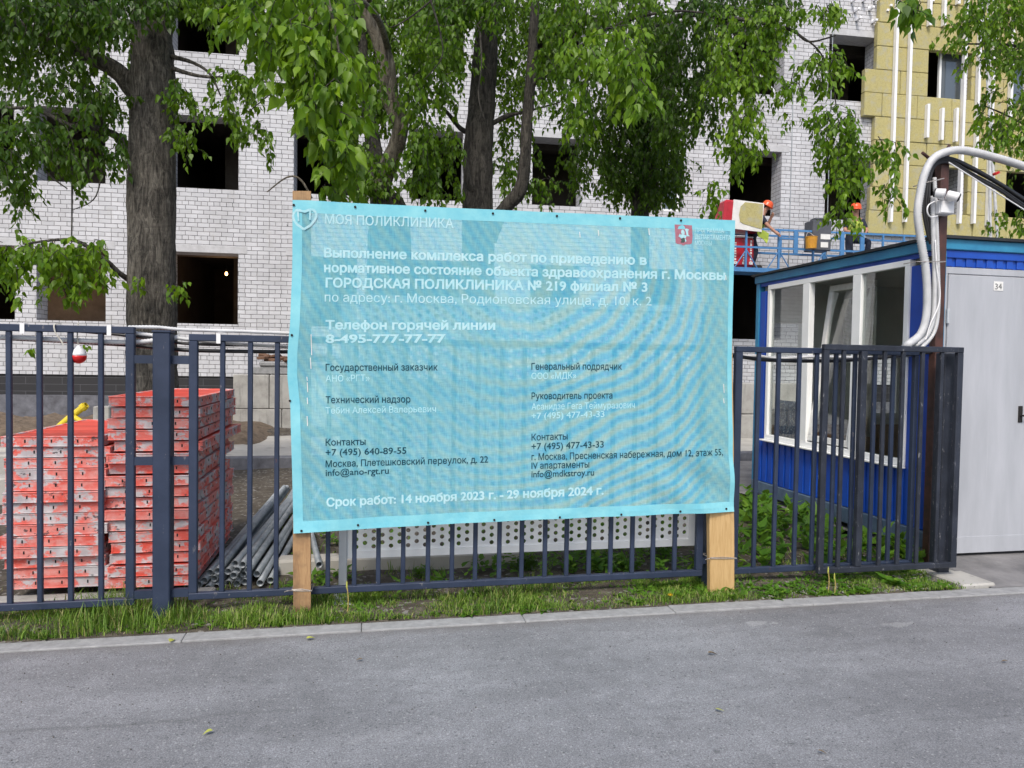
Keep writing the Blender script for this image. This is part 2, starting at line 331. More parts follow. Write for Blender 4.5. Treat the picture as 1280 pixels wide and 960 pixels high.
    m.set(Base_Color=m.mix(m.ramp(m.noise(40, 3, .6), [(.5, 0), (.56, 1)]), (.02, .06, .14), m.ramp(v.outputs['Distance'], [(.1, (.5, .48, .42)), (.45, (.12, .19, .27))])), Roughness=.9); M['floral'] = m.mat
    M['curtain'] = simple('grey_lace_curtain', (.36, .36, .33), (.22, .22, .2), .95, 5)
    M['brown_steel'] = simple('rust_brown_paint', (.095, .036, .027), (.035, .018, .015), .55, 12)
    M['conduit'] = simple('light_grey_conduit', (.58, .59, .60), (.42, .43, .44), .55, 9, 0, .05)
    M['cable'] = simple('black_cable', (.012, .012, .014), (.02, .02, .022), .45, 9, 0, 0)
    M['white_plastic'] = simple('white_plastic', (.8, .8, .8), (.7, .7, .71), .35, 5, 0, 0)
    M['red_plastic'] = simple('red_plastic', (.62, .012, .012), (.5, .01, .01), .3, 5, 0, 0)
    M['red_tie'] = M['red_plastic']
    M['string'] = simple('pale_string', (.6, .58, .5), (.45, .42, .36), .9, 30, 0, 0)
    M['wire'] = simple('binding_wire', (.5, .47, .44), (.3, .27, .25), .5, 30, .5, 0)
    M['yellow'] = simple('yellow_plastic', (.7, .55, .03), (.55, .42, .03), .45, 12)
    # site lift
    M['lift'] = simple('lift_blue_paint', (.075, .23, .47), (.05, .16, .35), .45, 9)
    M['lift_grey'] = simple('dark_grey_box', (.09, .095, .11), (.06, .065, .075), .5, 9)
    M['ochre'] = simple('ochre_bucket', (.62, .30, .02), (.45, .2, .02), .5, 9)
    M['pack_red'] = simple('red_film', (.5, .015, .03), (.34, .01, .02), .35, 6, 0, .3, 18)
    M['pack_white'] = simple('white_film', (.75, .74, .72), (.6, .59, .57), .35, 6, 0, .3, 18)
    M['paper'] = simple('paper_notice', (.78, .78, .76), None, .8, 5, 0, 0)
    # people
    M['skin'] = simple('skin', (.42, .22, .15), (.36, .18, .12), .6, 9, 0, 0)
    M['helmet'] = simple('orange_helmet', (.75, .10, .02), (.62, .07, .015), .3, 5, 0, 0)
    M['vest'] = simple('lime_vest', (.36, .46, .06), (.28, .36, .05), .8, 9, 0, 0)
    M['navy'] = simple('navy_workwear', (.018, .024, .045), (.012, .015, .03), .9, 9, 0, .2)
    M['hair'] = simple('dark_hair', (.02, .014, .01), None, .8, 9, 0, 0)
    # bark
    for nm, a, b, c in (('grey_poplar_bark', (.016, .014, .011), (.085, .077, .064), (.20, .185, .155)), ('dark_bark', (.010, .009, .007), (.05, .045, .038), (.11, .10, .085)), ('pale_bark', (.06, .05, .038), (.2, .175, .13), (.3, .27, .21))):
        m = NT(nm); g = m.math('MULTIPLY_ADD', m.noise(9, 8, .78, vec=m.pos((2.6, 2.6, .5)), dist=1.1), .86, m.math('MULTIPLY', m.noise(3, 4, .7, vec=m.pos((1, 1, 3.0)), dist=2.5), .14)); h = m.noise(3.5, 5, .65)
        col = m.ramp(g, [(.40, a), (.5, b), (.62, c)]); col = m.mix(.5, col, m.ramp(h, [(.3, .3), (.7, .68)]), 'OVERLAY')
        li = m.ramp(m.noise(5, 4, .7), [(.66, 0), (.74, .45)]); col = m.mix(li, col, (.16, .15, .06))
        m.set(Base_Color=col, Roughness=.95); m.bump(g, 1.0, .05); M[nm] = m.mat
    # leaves
    for nm, d, l, y in (('poplar_leaf', (.022, .066, .004), (.075, .165, .008), (.18, .30, .012)), ('near_leaf', (.045, .115, .006), (.115, .23, .010), (.23, .36, .016)),
                        ('dark_leaf', (.012, .038, .004), (.034, .088, .006), (.09, .17, .010)), ('weed_leaf', (.035, .105, .012), (.085, .21, .02), (.17, .30, .03))):  # dark_leaf also carries the left crown's backlit shade in its colour
        m = NT(nm); ri = m.n('NewGeometry').outputs['Random Per Island']
        col = m.ramp(ri, [(0, d), (.5, l), (.92, l), (1, y)]); col = m.mix(m.ramp(m.noise(1.3, 3, .6), [(.35, 0), (.65, .6)]), col, m.ramp(ri, [(0, l), (1, y)]))
        bk = m.n('NewGeometry').outputs['Backfacing']; col = m.mix(m.math('MULTIPLY', bk, .3), col, (.11, .18, .07))
        m.set(Base_Color=col, Roughness=.42, Specular_IOR_Level=.3)
        tr = m.n('BsdfTranslucent'); m.put(tr.inputs[0], m.mix(.5, col, (.24, .42, .010))); mx = m.n('MixShader'); mx.inputs[0].default_value = .45
        m.t.links.new(m.b.outputs[0], mx.inputs[1]); m.t.links.new(tr.outputs[0], mx.inputs[2]); m.t.links.new(mx.outputs[0], m.out.inputs[0]); M[nm] = m.mat
    m = NT('grass_blade'); ri = m.n('NewGeometry').outputs['Random Per Island']
    col = m.ramp(ri, [(0, (.03, .075, .010)), (.5, (.10, .21, .018)), (.8, (.20, .31, .03)), (.89, (.33, .29, .12)), (1, (.40, .33, .19))])
    col = m.mix(m.ramp(m.noise(2.2, 3, .6), [(.35, 0), (.65, .55)]), col, (.21, .36, .03))
    m.set(Base_Color=col, Roughness=.6); tr = m.n('BsdfTranslucent'); m.put(tr.inputs[0], col); mx = m.n('MixShader'); mx.inputs[0].default_value = .35
    m.t.links.new(m.b.outputs[0], mx.inputs[1]); m.t.links.new(tr.outputs[0], mx.inputs[2]); m.t.links.new(mx.outputs[0], m.out.inputs[0]); M['grass'] = m.mat
    M['fallen'] = simple('fallen_leaf', (.42, .42, .08), (.3, .33, .06), .7, 30, 0, 0)
    M['fallen_brown'] = simple('dry_leaf', (.2, .14, .08), (.12, .09, .05), .8, 30, 0, 0)
    M['dandelion'] = simple('dandelion_petal', (.8, .5, .01), (.7, .4, .01), .7, 30, 0, 0)
    M['stone'] = simple('pale_stone', (.27, .26, .24), (.13, .125, .115), .9, 20)
    # banner: woven mesh, translucent, with interference-like weave bands
    m = NT('turquoise_mesh_fabric'); tc = m.n('NewGeometry').outputs['Position']; sx = m.n('SeparateXYZ'); m.t.links.new(tc, sx.inputs[0]); X, Z = sx.outputs[0], sx.outputs[2]
    wn = m.noise(.9, 2, .5); wn2 = m.noise(2.6, 3, .55)
    dx = m.math('SUBTRACT', X, .9); dz = m.math('MULTIPLY', m.math('SUBTRACT', Z, 2.5), 1.0)
    d2 = m.math('ADD', m.math('MULTIPLY', dx, dx), m.math('MULTIPLY', dz, dz))
    ph = m.math('ADD', m.math('MULTIPLY', m.math('POWER', d2, .8), 34.0), m.math('ADD', m.math('MULTIPLY', wn, 26.0), m.math('MULTIPLY', wn2, 7.0)))
    band = m.math('MULTIPLY_ADD', m.math('SINE', ph), .5, .5)
    ph2 = m.math('ADD', m.math('MULTIPLY', m.math('ADD', X, m.math('MULTIPLY', Z, .75)), 85.0), m.math('MULTIPLY', wn, 30.0))
    band2 = m.math('MULTIPLY_ADD', m.math('SINE', ph2), .5, .5)
    right = m.ramp(X, [(.25, 0), (.62, 1)]); mr = m.n('MapRange'); m.put(mr.inputs[0], X); mr.inputs[1].default_value = .3; mr.inputs[2].default_value = 1.5
    mz = m.n('MapRange'); m.put(mz.inputs[0], Z); mz.inputs[1].default_value = 2.55; mz.inputs[2].default_value = 1.9
    me_ = m.n('MapRange'); m.put(me_.inputs[0], X); me_.inputs[1].default_value = 2.45; me_.inputs[2].default_value = 2.2
    amt = m.math('MULTIPLY', m.math('MULTIPLY', mr.outputs[0], mz.outputs[0]), me_.outputs[0])
    amt = m.math('MULTIPLY_ADD', amt, .50, .08)
    base = m.ramp(m.noise(1.6, 4, .6), [(.3, (.115, .49, .65)), (.7, (.225, .61, .69))])
    colb = m.ramp(band, [(0, (.05, .42, .72)), (.4, (.15, .55, .72)), (.7, (.32, .60, .60)), (1, (.42, .56, .45))])
    cold = m.ramp(band2, [(0, (.16, .48, .62)), (1, (.30, .58, .57))])
    base = m.mix(.55, base, cold)
    col = m.mix(amt, base, colb)
    fine = m.noise(150, 2, .6, vec=m.pos((1, 1, .12))); fine2 = m.noise(150, 2, .6, vec=m.pos((.12, 1, 1)))
    col = m.mix(.35, col, m.ramp(m.math('MULTIPLY_ADD', fine, .5, m.math('MULTIPLY', fine2, .5)), [(.35, .25), (.65, .75)]), 'OVERLAY')
    m.set(Base_Color=col, Roughness=.7, Specular_IOR_Level=.25); m.bump(m.math('ADD', fine, fine2), .25, .002)
    tl = m.n('BsdfTranslucent'); m.put(tl.inputs[0], col); m1 = m.n('MixShader'); m1.inputs[0].default_value = .12
    m.t.links.new(m.b.outputs[0], m1.inputs[1]); m.t.links.new(tl.outputs[0], m1.inputs[2])
    tp = m.n('BsdfTransparent'); m2 = m.n('MixShader'); m2.inputs[0].default_value = .27
    m.t.links.new(m1.outputs[0], m2.inputs[1]); m.t.links.new(tp.outputs[0], m2.inputs[2]); m.t.links.new(m2.outputs[0], m.out.inputs[0]); M['banner'] = m.mat
    m = NT('turquoise_hem'); m.set(Base_Color=m.ramp(m.noise(9, 4, .6), [(.3, (.155, .48, .58)), (.7, (.24, .57, .63))]), Roughness=.75, Specular_IOR_Level=.25); m.bump(m.noise(26, 3, .6), .35, .005); M['hem'] = m.mat
    M['ink_white'] = simple('pale_print', (.48, .66, .69), (.27, .57, .64), .8, 45, 0, 0, 60, .2)
    M['ink_faint'] = simple('faint_pale_print', (.42, .66, .70), (.26, .56, .63), .8, 45, 0, 0, 60, .2)
    M['ink_dark'] = simple('dark_print', (.006, .04, .06), (.015, .075, .105), .8, 45, 0, 0, 60, .15)
    M['ink_red'] = simple('faded_red_print', (.33, .10, .14), (.36, .16, .2), .7, 40, 0, 0)
    m = NT('lamp_glow'); m.set(Base_Color=(1, .8, .55), Emission_Color=(1, .50, .17, 1), Emission_Strength=9.0); M['bulb'] = m.mat
build_materials()

exec_parts = []
# ------------------------------------------------------------------ SETTING: ground, road, kerb
def noise2(x, y): return math.sin(x*3.1+1.3*math.sin(y*2.3))*.5+math.sin(y*4.7+x*1.9)*.3+math.sin(x*11.3-y*7.1)*.2
g = MB(); g.add([(-400, -400, -.03), (400, -400, -.03), (400, 400, -.03), (-400, 400, -.03)], [(0, 1, 2, 3)])
tag(obj('ground', g, M['soil']), kind='structure')
g = MB(); nx, ny = 120, 60; V = []; FQ = []
for j in range(ny+1):
    for i in range(nx+1):
        x = -9+i*24/nx; y = 4.44+(j/ny)**1.6*13.2
        z = .012+.02*(noise2(x*1.7, y*2.1)+.6)*min(1, (y-4.44)/.2)
        if y > 12: z += .16*min(1, (y-12)/3.5)*(1 if x < 2 else .5)
        if x > 3.9 and y < 6.6: z = min(z, .004) - .04*min(1, max(0, (x-3.95)/.3))
        V.append((x, y, z))
for j in range(ny):
    for i in range(nx): a = j*(nx+1)+i; FQ.append((a, a+1, a+nx+2, a+nx+1))
g.add(V, FQ); tag(obj('yard_soil', g, M['soil'], smooth=True), kind='structure')
g = MB(); g.add([(-60, -8, 0), (60, -8, 0), (60, 4.325, 0), (-60, 4.325, 0)], [(0, 1, 2, 3)])
tag(obj('road', g, M['asphalt']), kind='structure')
g = MB(); g.add([(4.55, 4.44, .012), (30, 4.44, .012), (30, 5.06, .055), (4.55, 5.06, .055), (30, 16, .055), (4.55, 16, .055)], [(0, 1, 2, 3), (3, 2, 4, 5)])
tag(obj('driveway_apron', g, M['old_asphalt']), kind='structure')
g = MB(); x = -40.0
while x < 40:
    L = 1.0; dz = random.uniform(-.003, .003); g.box((x, 4.322, -.1), (x+L-.003, 4.452, .011+dz), 0, .004); x += L
tag(obj('kerb', g, M['kerb']), kind='structure')

# ------------------------------------------------------------------ BUILDING (own frame: x along the wall, y into the building)
BO, BR = Vector((-4, 17.6, 0)), R(-3.2)
bn = Vector((-math.sin(BR), math.cos(BR), 0)); bu = Vector((math.cos(BR), math.sin(BR), 0))
def bl(px, py, off=0.0):                              # pixel on the facade (moved off metres towards the viewer) -> local x, z
    v = ray(px, py); k = ((BO-bn*off-CAM).dot(bn))/v.dot(bn); p = CAM+v*k
    return (p-BO).dot(bu), p.z
bld = thing('brick_building', 'white brick building under renovation with empty window openings behind the trees', 'building', BO, rz=BR)
def bpart(name, mb, m, parent=None, **k): return obj(name, mb, m, parent or bld, local=True, **k)
pxcols = [(-75, 18), (45, 132), (213, 298), (367, 447), (515, 578), (665, 726), (792, 853), (912, 976), (1031, 1091), (1151, 1203), (1252, 1302)]
xr = [bl(b, 245)[0] for a, b in pxcols]
xl_ = [bl(a, 245)[0] for a, b in pxcols]
opens = []                                            # x0, x1, z0, z1
Z1, Z2, Z3, Z4 = (2.38, 4.0), (5.45, 7.08), (8.5, 10.15), (11.6, 13.2)
for i in range(len(pxcols)):
    a, b = xl_[i], xr[i]
    for lv, (z0, z1) in enumerate((Z1, Z2, Z3, Z4)):
        if i == 7 and lv == 0: opens.append((a-.1, b+.1, 2.3, z1)); continue
        if i >= 9: opens.append((a, b, z0+.12, z1-(.0 if lv else .0))); continue
        opens.append((a, b, z0, z1))
BX0, BX1, BZ0, BZ1, BT = -12.0, 32.0, 1.18, 14.0, .51
for k in range(4): 
    for z0, z1 in (Z1, Z2, Z3, Z4): opens.append((xr[-1]+1.4+2.8*k, xr[-1]+2.8+2.8*k, z0, z1))
xs = sorted(set([BX0, BX1]+[o[0] for o in opens]+[o[1] for o in opens])); zs = sorted(set([BZ0, BZ1]+[o[2] for o in opens]+[o[3] for o in opens]))
xs = [x for x in xs if BX0 <= x <= BX1]; zs = [z for z in zs if BZ0 <= z <= BZ1]
inop = lambda x, z: any(o[0] < x < o[1] and o[2] < z < o[3] for o in opens)
g = MB(); vid = {}
def vtx(x, y, z):
    k = (round(x, 4), y, round(z, 4))
    if k not in vid: vid[k] = len(g.v); g.v.append(k)
    return vid[k]
nX, nZ = len(xs)-1, len(zs)-1
solid = [[not inop((xs[i]+xs[i+1])/2, (zs[j]+zs[j+1])/2) for j in range(nZ)] for i in range(nX)]
for i in range(nX):
    for j in range(nZ):
        x0, x1, z0, z1 = xs[i], xs[i+1], zs[j], zs[j+1]
        if solid[i][j]:
            for y, fl in ((0, 0), (BT, 1)):
                q = [vtx(x0, y, z0), vtx(x1, y, z0), vtx(x1, y, z1), vtx(x0, y, z1)]; g.f.append(q[::-1] if fl else q); g.m.append(0)
        S = solid[i][j]
        def edge(S2, a, b):
            if S != S2: q = [vtx(a[0], 0, a[1]), vtx(b[0], 0, b[1]), vtx(b[0], BT, b[1]), vtx(a[0], BT, a[1])]; g.f.append(q); g.m.append(0)
        edge(solid[i+1][j] if i+1 < nX else False, (x1, z0), (x1, z1)); edge(solid[i][j+1] if j+1 < nZ else False, (x0, z1), (x1, z1))
        if i == 0: edge(False, (x0, z0), (x0, z1))
        if j == 0: edge(False, (x0, z0), (x1, z0))
bpart('wall', g, M['brick'])
g = MB(); g.box((BX0, .04, .72), (BX1, BT, BZ0)); bpart('dark_block_course', g, M['black_block'])
g = MB(); g.box((BX0, -.12, -.3), (BX1, BT, .72)); bpart('foundation', g, M['plinth'])
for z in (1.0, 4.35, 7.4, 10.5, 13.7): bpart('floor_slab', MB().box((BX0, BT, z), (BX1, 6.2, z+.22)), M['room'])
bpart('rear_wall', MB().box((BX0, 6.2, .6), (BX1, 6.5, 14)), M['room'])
for i in range(len(xr)-1):
    xm = (xr[i]+xl_[i+1])/2
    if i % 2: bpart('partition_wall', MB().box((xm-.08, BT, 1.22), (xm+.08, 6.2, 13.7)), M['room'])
for xa in (BX0, BX1-.2): bpart('end_wall', MB().box((xa, BT, .6), (xa+.2, 6.2, 14)), M['brick'])
for i, (a, b) in enumerate(zip(xl_, xr)):             # cross walls and beams one sees dimly through the openings
    for z0, z1 in ((1.22, 4.35), (4.57, 7.4), (7.62, 10.5)):
        dpt = 2.6+.5*((i*7+int(z0*3)) % 3); wd_ = (b-a)
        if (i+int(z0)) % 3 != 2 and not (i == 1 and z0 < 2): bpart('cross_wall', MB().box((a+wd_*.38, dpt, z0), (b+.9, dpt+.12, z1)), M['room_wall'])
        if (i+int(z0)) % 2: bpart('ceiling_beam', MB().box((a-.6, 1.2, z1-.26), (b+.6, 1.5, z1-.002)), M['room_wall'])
g = MB(); g.box((BX0, 0, BZ1), (BX1, 6.5, BZ1+.25)); bpart('roof', g, M['lintel'])
for i, (a, b) in enumerate(zip(xl_, xr)):
    for lv, (z0, z1) in enumerate((Z1, Z2, Z3)):
        if i >= 9 or (lv and i < 3): continue
        g = MB(); g.box((a-.16, -.008, z1-.001), (b+.2, .3, z1+.17), 0, .006); bpart('lintel', g, M['lintel'])
# insulated part on the right: boards set round the windows, rails on brackets
IT = .16; edge_rows = [(5.2, 13.55), (5.8, 13.62), (6.4, 13.62), (7.0, 13.62), (7.6, 13.3), (8.2, 13.3), (8.8, 13.6), (9.4, 13.6), (10.0, 13.6), (10.6, 13.98), (11.2, 14.2)]
edge_rows = [(z-.1, bl(px, 150, IT)[0]) for z, px in zip((5.2, 5.8, 6.4, 7.0, 7.6, 8.2, 8.8, 9.4, 10.0, 10.6, 11.2), (1090, 1091, 1094, 1094, 1094, 1080, 1080, 1094, 1094, 1096, 1113))]
holes = [(o[0]-.02, o[1]+.02, o[2]-.02, o[3]+.02) for o in opens if o[0] > xl_[9]-.2]
nb_ = 0
for r_, (z, xe) in enumerate(edge_rows):
    x = xe; first = True
    while x < 24 and nb_ < 99:
        L = 1.0 if not (first and r_ % 2) else .5; first = False
        segs = [(x, x+L-.012)]; zt = z+.59
        if r_ == len(edge_rows)-1: zt = z+random.choice((.2, .35, .59))
        for h in holes:
            if h[2] < z+.3 < h[3] or (h[2] < z+.1 and h[3] > z+.5):
                ns = []
                for a, b in segs:
                    if b <= h[0] or a >= h[1]: ns.append((a, b))
                    else:
                        if a < h[0]: ns.append((a, h[0]))
                        if b > h[1]: ns.append((h[1], b))
                segs = ns
        for a, b in segs:
            if b-a > .05:
                g = MB(); th = IT+random.uniform(-.008, .008); g.box((a, -th, z), (b, -.002, zt), 0, .012); bpart('insulation_board', g, M['wool']); nb_ += 1
        x += L
for px, y0, y1 in ((1126, -90, 278), (1144, -90, 278), (1213, -90, 280), (1231, -90, 280), (1249, -90, 282), (1161, 130, 172), (1179, 135, 175), (1197, 135, 177), (1166, -60, 32), (1184, -60, 32), (1201, -60, 5), (1268, 20, 150)):
    x, zt = bl(px, y0, .26); _, zb = bl(px, y1, .26)
    g = MB(); g.box((x-.04, -.28, zb), (x+.03, -.262, zt)); g.box((x-.04, -.262, zb), (x-.034, -IT-.012, zt)); g.box((x+.024, -.262, zb), (x+.03, -.22, zt)); bpart('cladding_rail', g, M['rail'])
for px, py in ((1064, 4), (1078, 3), (1092, 2), (1106, 0), (1068, 16), (1086, 14), (1104, 18), (1070, 27), (1090, 30), (1108, 12), (1160, 6), (1176, 4), (1192, 6), (1208, 3)):
    x, z = bl(px, py); g = MB(); g.box((x-.03, -.2, z), (x+.03, 0, z+.05)); g.box((x-.03, -.02, z), (x+.03, -.003, z+.12)); bpart('wall_bracket', g, M['rail'])
# windows already glazed
def glazed(x0, x1, z0, z1, y, m=M['pvc'], mull=None):
    g = MB(); t = .06; a, b = y, y+.07
    g.box((x0, a, z0), (x1, b, z0+t)); g.box((x0, a, z1-t), (x1, b, z1)); g.box((x0, a, z0+t), (x0+t, b, z1-t)); g.box((x1-t, a, z0+t), (x1, b, z1-t))
    if mull: g.box((mull-.05, a-.01, z0+t), (mull+.05, b, z1-t))
    f = bpart('window', g, m); g = MB(); g.box((x0+t, y+.03, z0+t), (x1-t, y+.045, z1-t)); bpart('pane', g, M['glass_dark'], f)
o = [q for q in opens if abs(q[0]-xl_[9]) < .01 and q[2] > 8][0]; glazed(o[0]+.5, o[1], o[2], o[3], .1)
o = [q for q in opens if abs(q[0]-xl_[10]) < .01 and q[2] > 8][0]; glazed(o[0], o[1], o[2], o[3], .1, mull=o[0]+.7)
o = [q for q in opens if abs(q[0]-xl_[6]) < .01 and 5 < q[2] < 6][0]; glazed(o[0]+.7, o[1]-.06, o[2], o[3]-.1, .06)
o = [q for q in opens if abs(q[0]-xl_[7]) < .01 and 8 < q[2] < 9][0]                                                   # slanting tube in the opening
g = MB(); g.tube([(o[1]-1.1, .1, o[2]+1.0), (o[1]-.12, .1, o[2]+.05)], .035, 6); bpart('brace', g, M['rail'])
# hanging site bulbs in the rooms
for px, py, dp in ((283, 342, 1.2), (89, 351, 1.0), (46, 369, 1.0)):
    v = ray(px, py); k = (BO+bn*(BT+dp)-CAM).dot(bn)/v.dot(bn); p = CAM+v*k
    t = thing('site_bulb', {283: 'bare glowing bulb in the opening right of the thick trunk', 89: 'bare glowing bulb seen between leaves in the left opening', 46: 'bare glowing bulb at the left edge of the left opening'}[px], 'light bulb', p, 'bare bulbs hanging in the ground floor rooms')
    g = MB(); g.lathe([(.008, -.042), (.026, -.032), (.034, -.008), (.026, .022), (.015, .045)], p, n=10); obj('bulb', g, M['bulb'], t, smooth=True)
    zc = 4.349; g = MB(); g.tube([p+Vector((0, 0, .045)), Vector((p.x, p.y, zc))], .006, 5); g.tube([p+Vector((0, 0, .04)), p+Vector((0, 0, .11))], .02, 8); obj('cord', g, M['cable'], t)
    ld = bpy.data.lights.new('bulb_light', 'POINT'); ld.energy = 6; ld.color = (1, .6, .3); ld.shadow_soft_size = .06
    lo = bpy.data.objects.new('bulb_light', ld); COL.objects.link(lo); lo.location = (0, 0, -.09); lo.parent = t

# ------------------------------------------------------------------ YARD: slab, block wall, dirt
p0, p1 = atz(292, 600, 0), atz(292, 545, .1)
g = MB(); g.box((-6.5, 11.0, -.05), (10, 14.9, .13), 0, .02); tag(obj('concrete_path', g, M['slab']), kind='structure')
g = MB(); g.box((-7, 10.8, -.05), (10, 10.96, .2), 0, .02); tag(obj('path_kerb', g, M['plinth']), kind='structure')
YW = 15.6
t = thing('block_wall', 'stained grey concrete block wall with rubble on top, left of the banner', 'wall', at(330, 540, YW))
xa, xb = at(291, 500, YW).x, at(470, 500, YW).x; zs_ = [at(330, y, YW).z for y in (542, 511, 468)]
for j, (za, zb) in enumerate(((0.0, zs_[1]), (zs_[1], zs_[2]))):
    for k in range(3):
        g = MB(); ww = (xb-xa)/3; s0 = xa+k*ww-(.25 if j else 0)*(k > 0); s1 = xa+(k+1)*ww-(.25 if j else 0)*(k < 2); g.box((s0+.005, YW, za), (s1-.005, YW+.5, zb-.008), 0, .015); obj('block', g, M['concrete'], t)
g = MB(); g.box((xa+.35, YW+.05, zs_[2]), (xb, YW+.45, zs_[2]+.16), 0, .02); g.box((xa+.5, YW+.02, zs_[2]+.16), (xb-.2, YW+.4, zs_[2]+.27), 0, .03); obj('broken_course', g, M['kerb'], t)
t = thing('brick_rubble', 'brown rubble heaped on the concrete block wall', 'rubble', Vector((xa+.9, YW, zs_[2]+.27)))
g = MB()
for k in range(40):
    c = Vector((random.uniform(xa+.5, xb-.3), random.uniform(YW+.05, YW+.35), zs_[2]+.29+random.uniform(0, .1))); s = random.uniform(.04, .12)
    g.box((-s, -s*.6, -s*.3), (s, s*.6, s*.3), 0, .01, Matrix.Translation(c) @ Euler((random.uniform(-.4, .4), random.uniform(-.4, .4), random.uniform(0, 3))).to_matrix().to_4x4())
rub = simple('brown_rubble', (.2, .11, .07), (.09, .05, .03), .95, 20); M['rubble'] = rub
o = obj('rubble', g, rub, t); o['kind'] = 'stuff'
# second block wall seen between the banner and the hut
YV = 13.5
xa, xb = at(918, 500, YV).x, at(1010, 500, YV).x
t = thing('concrete_block_barrier', 'weathered concrete block barrier between the banner and the blue hut', 'wall', Vector((xa, YV, 0)))
for z0, z1 in ((0, .62), (.63, 1.27)):
    g = MB(); g.box((xa-2.5, YV, z0), (xb+1, YV+.5, z1), 0, .02); obj('block', g, M['concrete'], t)
# dirt mounds and planks on the left
g = MB(); V = []; FQ = []; n1, n2 = 40, 14
for j in range(n2+1):
    for i in range(n1+1):
        x = -9.5+i*8/n1; y = 12.6+j*4.6/n2; e = min(1, j/3, (n2-j)/2+.2, i/3+.3, (n1-i)/4)
        V.append((x, y, .0+e*(.36+.10*noise2(x*1.9, y*2.7)+.04*random.uniform(-1, 1))))
for j in range(n2):
    for i in range(n1): a = j*(n1+1)+i; FQ.append((a, a+1, a+n1+2, a+n1+1))
g.add(V, FQ); dirt = simple('brown_dirt', (.20, .15, .105), (.07, .05, .033), 1, 9, 0, .8, 20, None, .03); tag(obj('dirt_heap', g, dirt, smooth=True), kind='structure')
for k, (x0, z, yy) in enumerate(((-6.2, .02, 9.4), (-6.0, .02, 8.4))):
    t = tag(obj('concrete_beam', MB().box((x0, yy, z), (x0+(3.4, 2.6)[k], yy+.3, z+(.42, .3)[k]), 0, .02), M['concrete']), ('long grey concrete beam lying in front of the brown dirt', 'short grey concrete beam behind the lower red panel stack')[k], 'concrete beam')
# yellow pole with a stub branch
pa, pb, pc, pd_ = atd(70, 537, 12.2), atd(86, 523, 12.2), atd(108, 506, 12.2), atd(108, 531, 12.0)
t = thing('yellow_pipe', 'yellow forked plastic pipe lying on the dirt behind the red panels', 'pipe', pb)
g = MB(); g.tube(spline([pa, pb, pc]), .055, 10, hollow=.82); obj('pipe', g, M['yellow'], t, smooth=True)
g = MB(); g.tube([pb+(pc-pb)*.75, pb+(pc-pb)*.92], .07, 10); obj('pipe_socket', g, M['yellow'], t)
g = MB(); g.tube([pb+(pc-pb)*.2, pd_], .04, 8); obj('pipe_branch', g, M['yellow'], t)
p = atd(118, 545, 10.5); t = tag(obj('concrete_stub', MB().box((p.x-.02, p.y, 0), (p.x+.2, p.y+.2, atd(118, 508, 10.5).z), 0, .012), M['concrete']), 'upright grey concrete stub left of the taller red stack', 'concrete post')
# low concrete beam running behind the fence under the banner
t = tag(obj('concrete_sleeper', MB().box((-.62, 5.5, -.02), (1.25, 5.66, .13), 0, .02), M['slab']), 'pale concrete sleeper on the soil under the banner', 'concrete beam')
t = tag(obj('concrete_plank', MB().box((-3.2, 5.08, -.03), (-.98, 5.2, .05), 0, .012), M['concrete']), 'flat concrete plank under the front of the red stacks', 'concrete beam')
t = tag(obj('concrete_kerbstone', MB().box((4.33, 4.47, -.05), (4.62, 4.95, .036), 0, .012, ), M['concrete']), 'pale concrete kerbstone at the foot of the black gate', 'kerbstone')

# ------------------------------------------------------------------ FORMWORK PANELS
ORD = 'top second third fourth fifth sixth seventh eighth ninth tenth eleventh twelfth thirteenth fourteenth fifteenth sixteenth seventeenth'.split()
PW, PL, PH = .72, 1.34, .076
def make_panel(w_, name, label):
    t = thing(name, label, 'formwork panel', (0, 0, 0), 'red formwork panels stacked behind the fence')
    h = PH; g = MB(); e = .007; a = w_/2
    g.box((-a+e*.6, e*.6, .007), (a-e*.6, PL-e*.6, h-.009), 0)                          # recessed web
    g.box((-a, 0, 0), (a, PL, .007), 0, .002); g.box((-a, 0, h-.009), (a, .03, h-.001), 0, .003); g.box((-a, PL-.03, h-.009), (a, PL, h-.001), 0, .003)
    g.box((-a, .03, h-.009), (-a+.03, PL-.03, h-.001), 0, .003); g.box((a-.03, .03, h-.009), (a, PL-.03, h-.001), 0, .003)
    for x in (-a+.004, a-.018, ):                                           # end ribs
        g.box((x, .002, .010), (x+.014, .02, h-.012), 0)
    obj('frame', g, M['form'], t, local=True)
    g = MB(); g.box((-a+.03, .03, h-.0115), (a-.03, PL-.03, h-.006)); obj('face_sheet', g, M['form_sheet'], t, local=True)
    g = MB()
    for k in range(3):
        x = -a+w_*(.24+.26*k); g.box((x-.004, e*.6-.002, .026), (x+.004, e+.01, .046))
    for k in range(5):
        y = .12+.24*k; g.box((a-e-.01, y-.006, .03), (a-e*.6+.002, y+.006, .046))
    obj('slots', g, M['slot'], t, local=True); return t
def stack(px0, px1, py_top, py_bot, Y, n, what, w_):
    pc = at((px0+px1)/2, py_bot, Y); zt = at((px0+px1)/2, py_top, Y).z; z0 = pc.z; st = (zt-z0)/n
    first = None
    for k in range(n):
        no = n-1-k
        lab = f'red formwork panel, {ORD[no]}{"most" if no == 0 else " from the top"} in the {what}' if k else f'red formwork panel at the very bottom of the {what}'
        loc = (pc.x+random.gauss(0, .017), Y+random.uniform(-.02, .035), z0+st*k); rz = random.gauss(0, .016)
        if first is None: first = make_panel(w_, 'formwork_panel', lab); first.location = loc; first.rotation_euler.z = rz
        else: dup(first, loc, rz, lab)
        for o in first.children: pass
xw = lambda a, b, Y: at(b, 700, Y).x-at(a, 700, Y).x
PH = .068
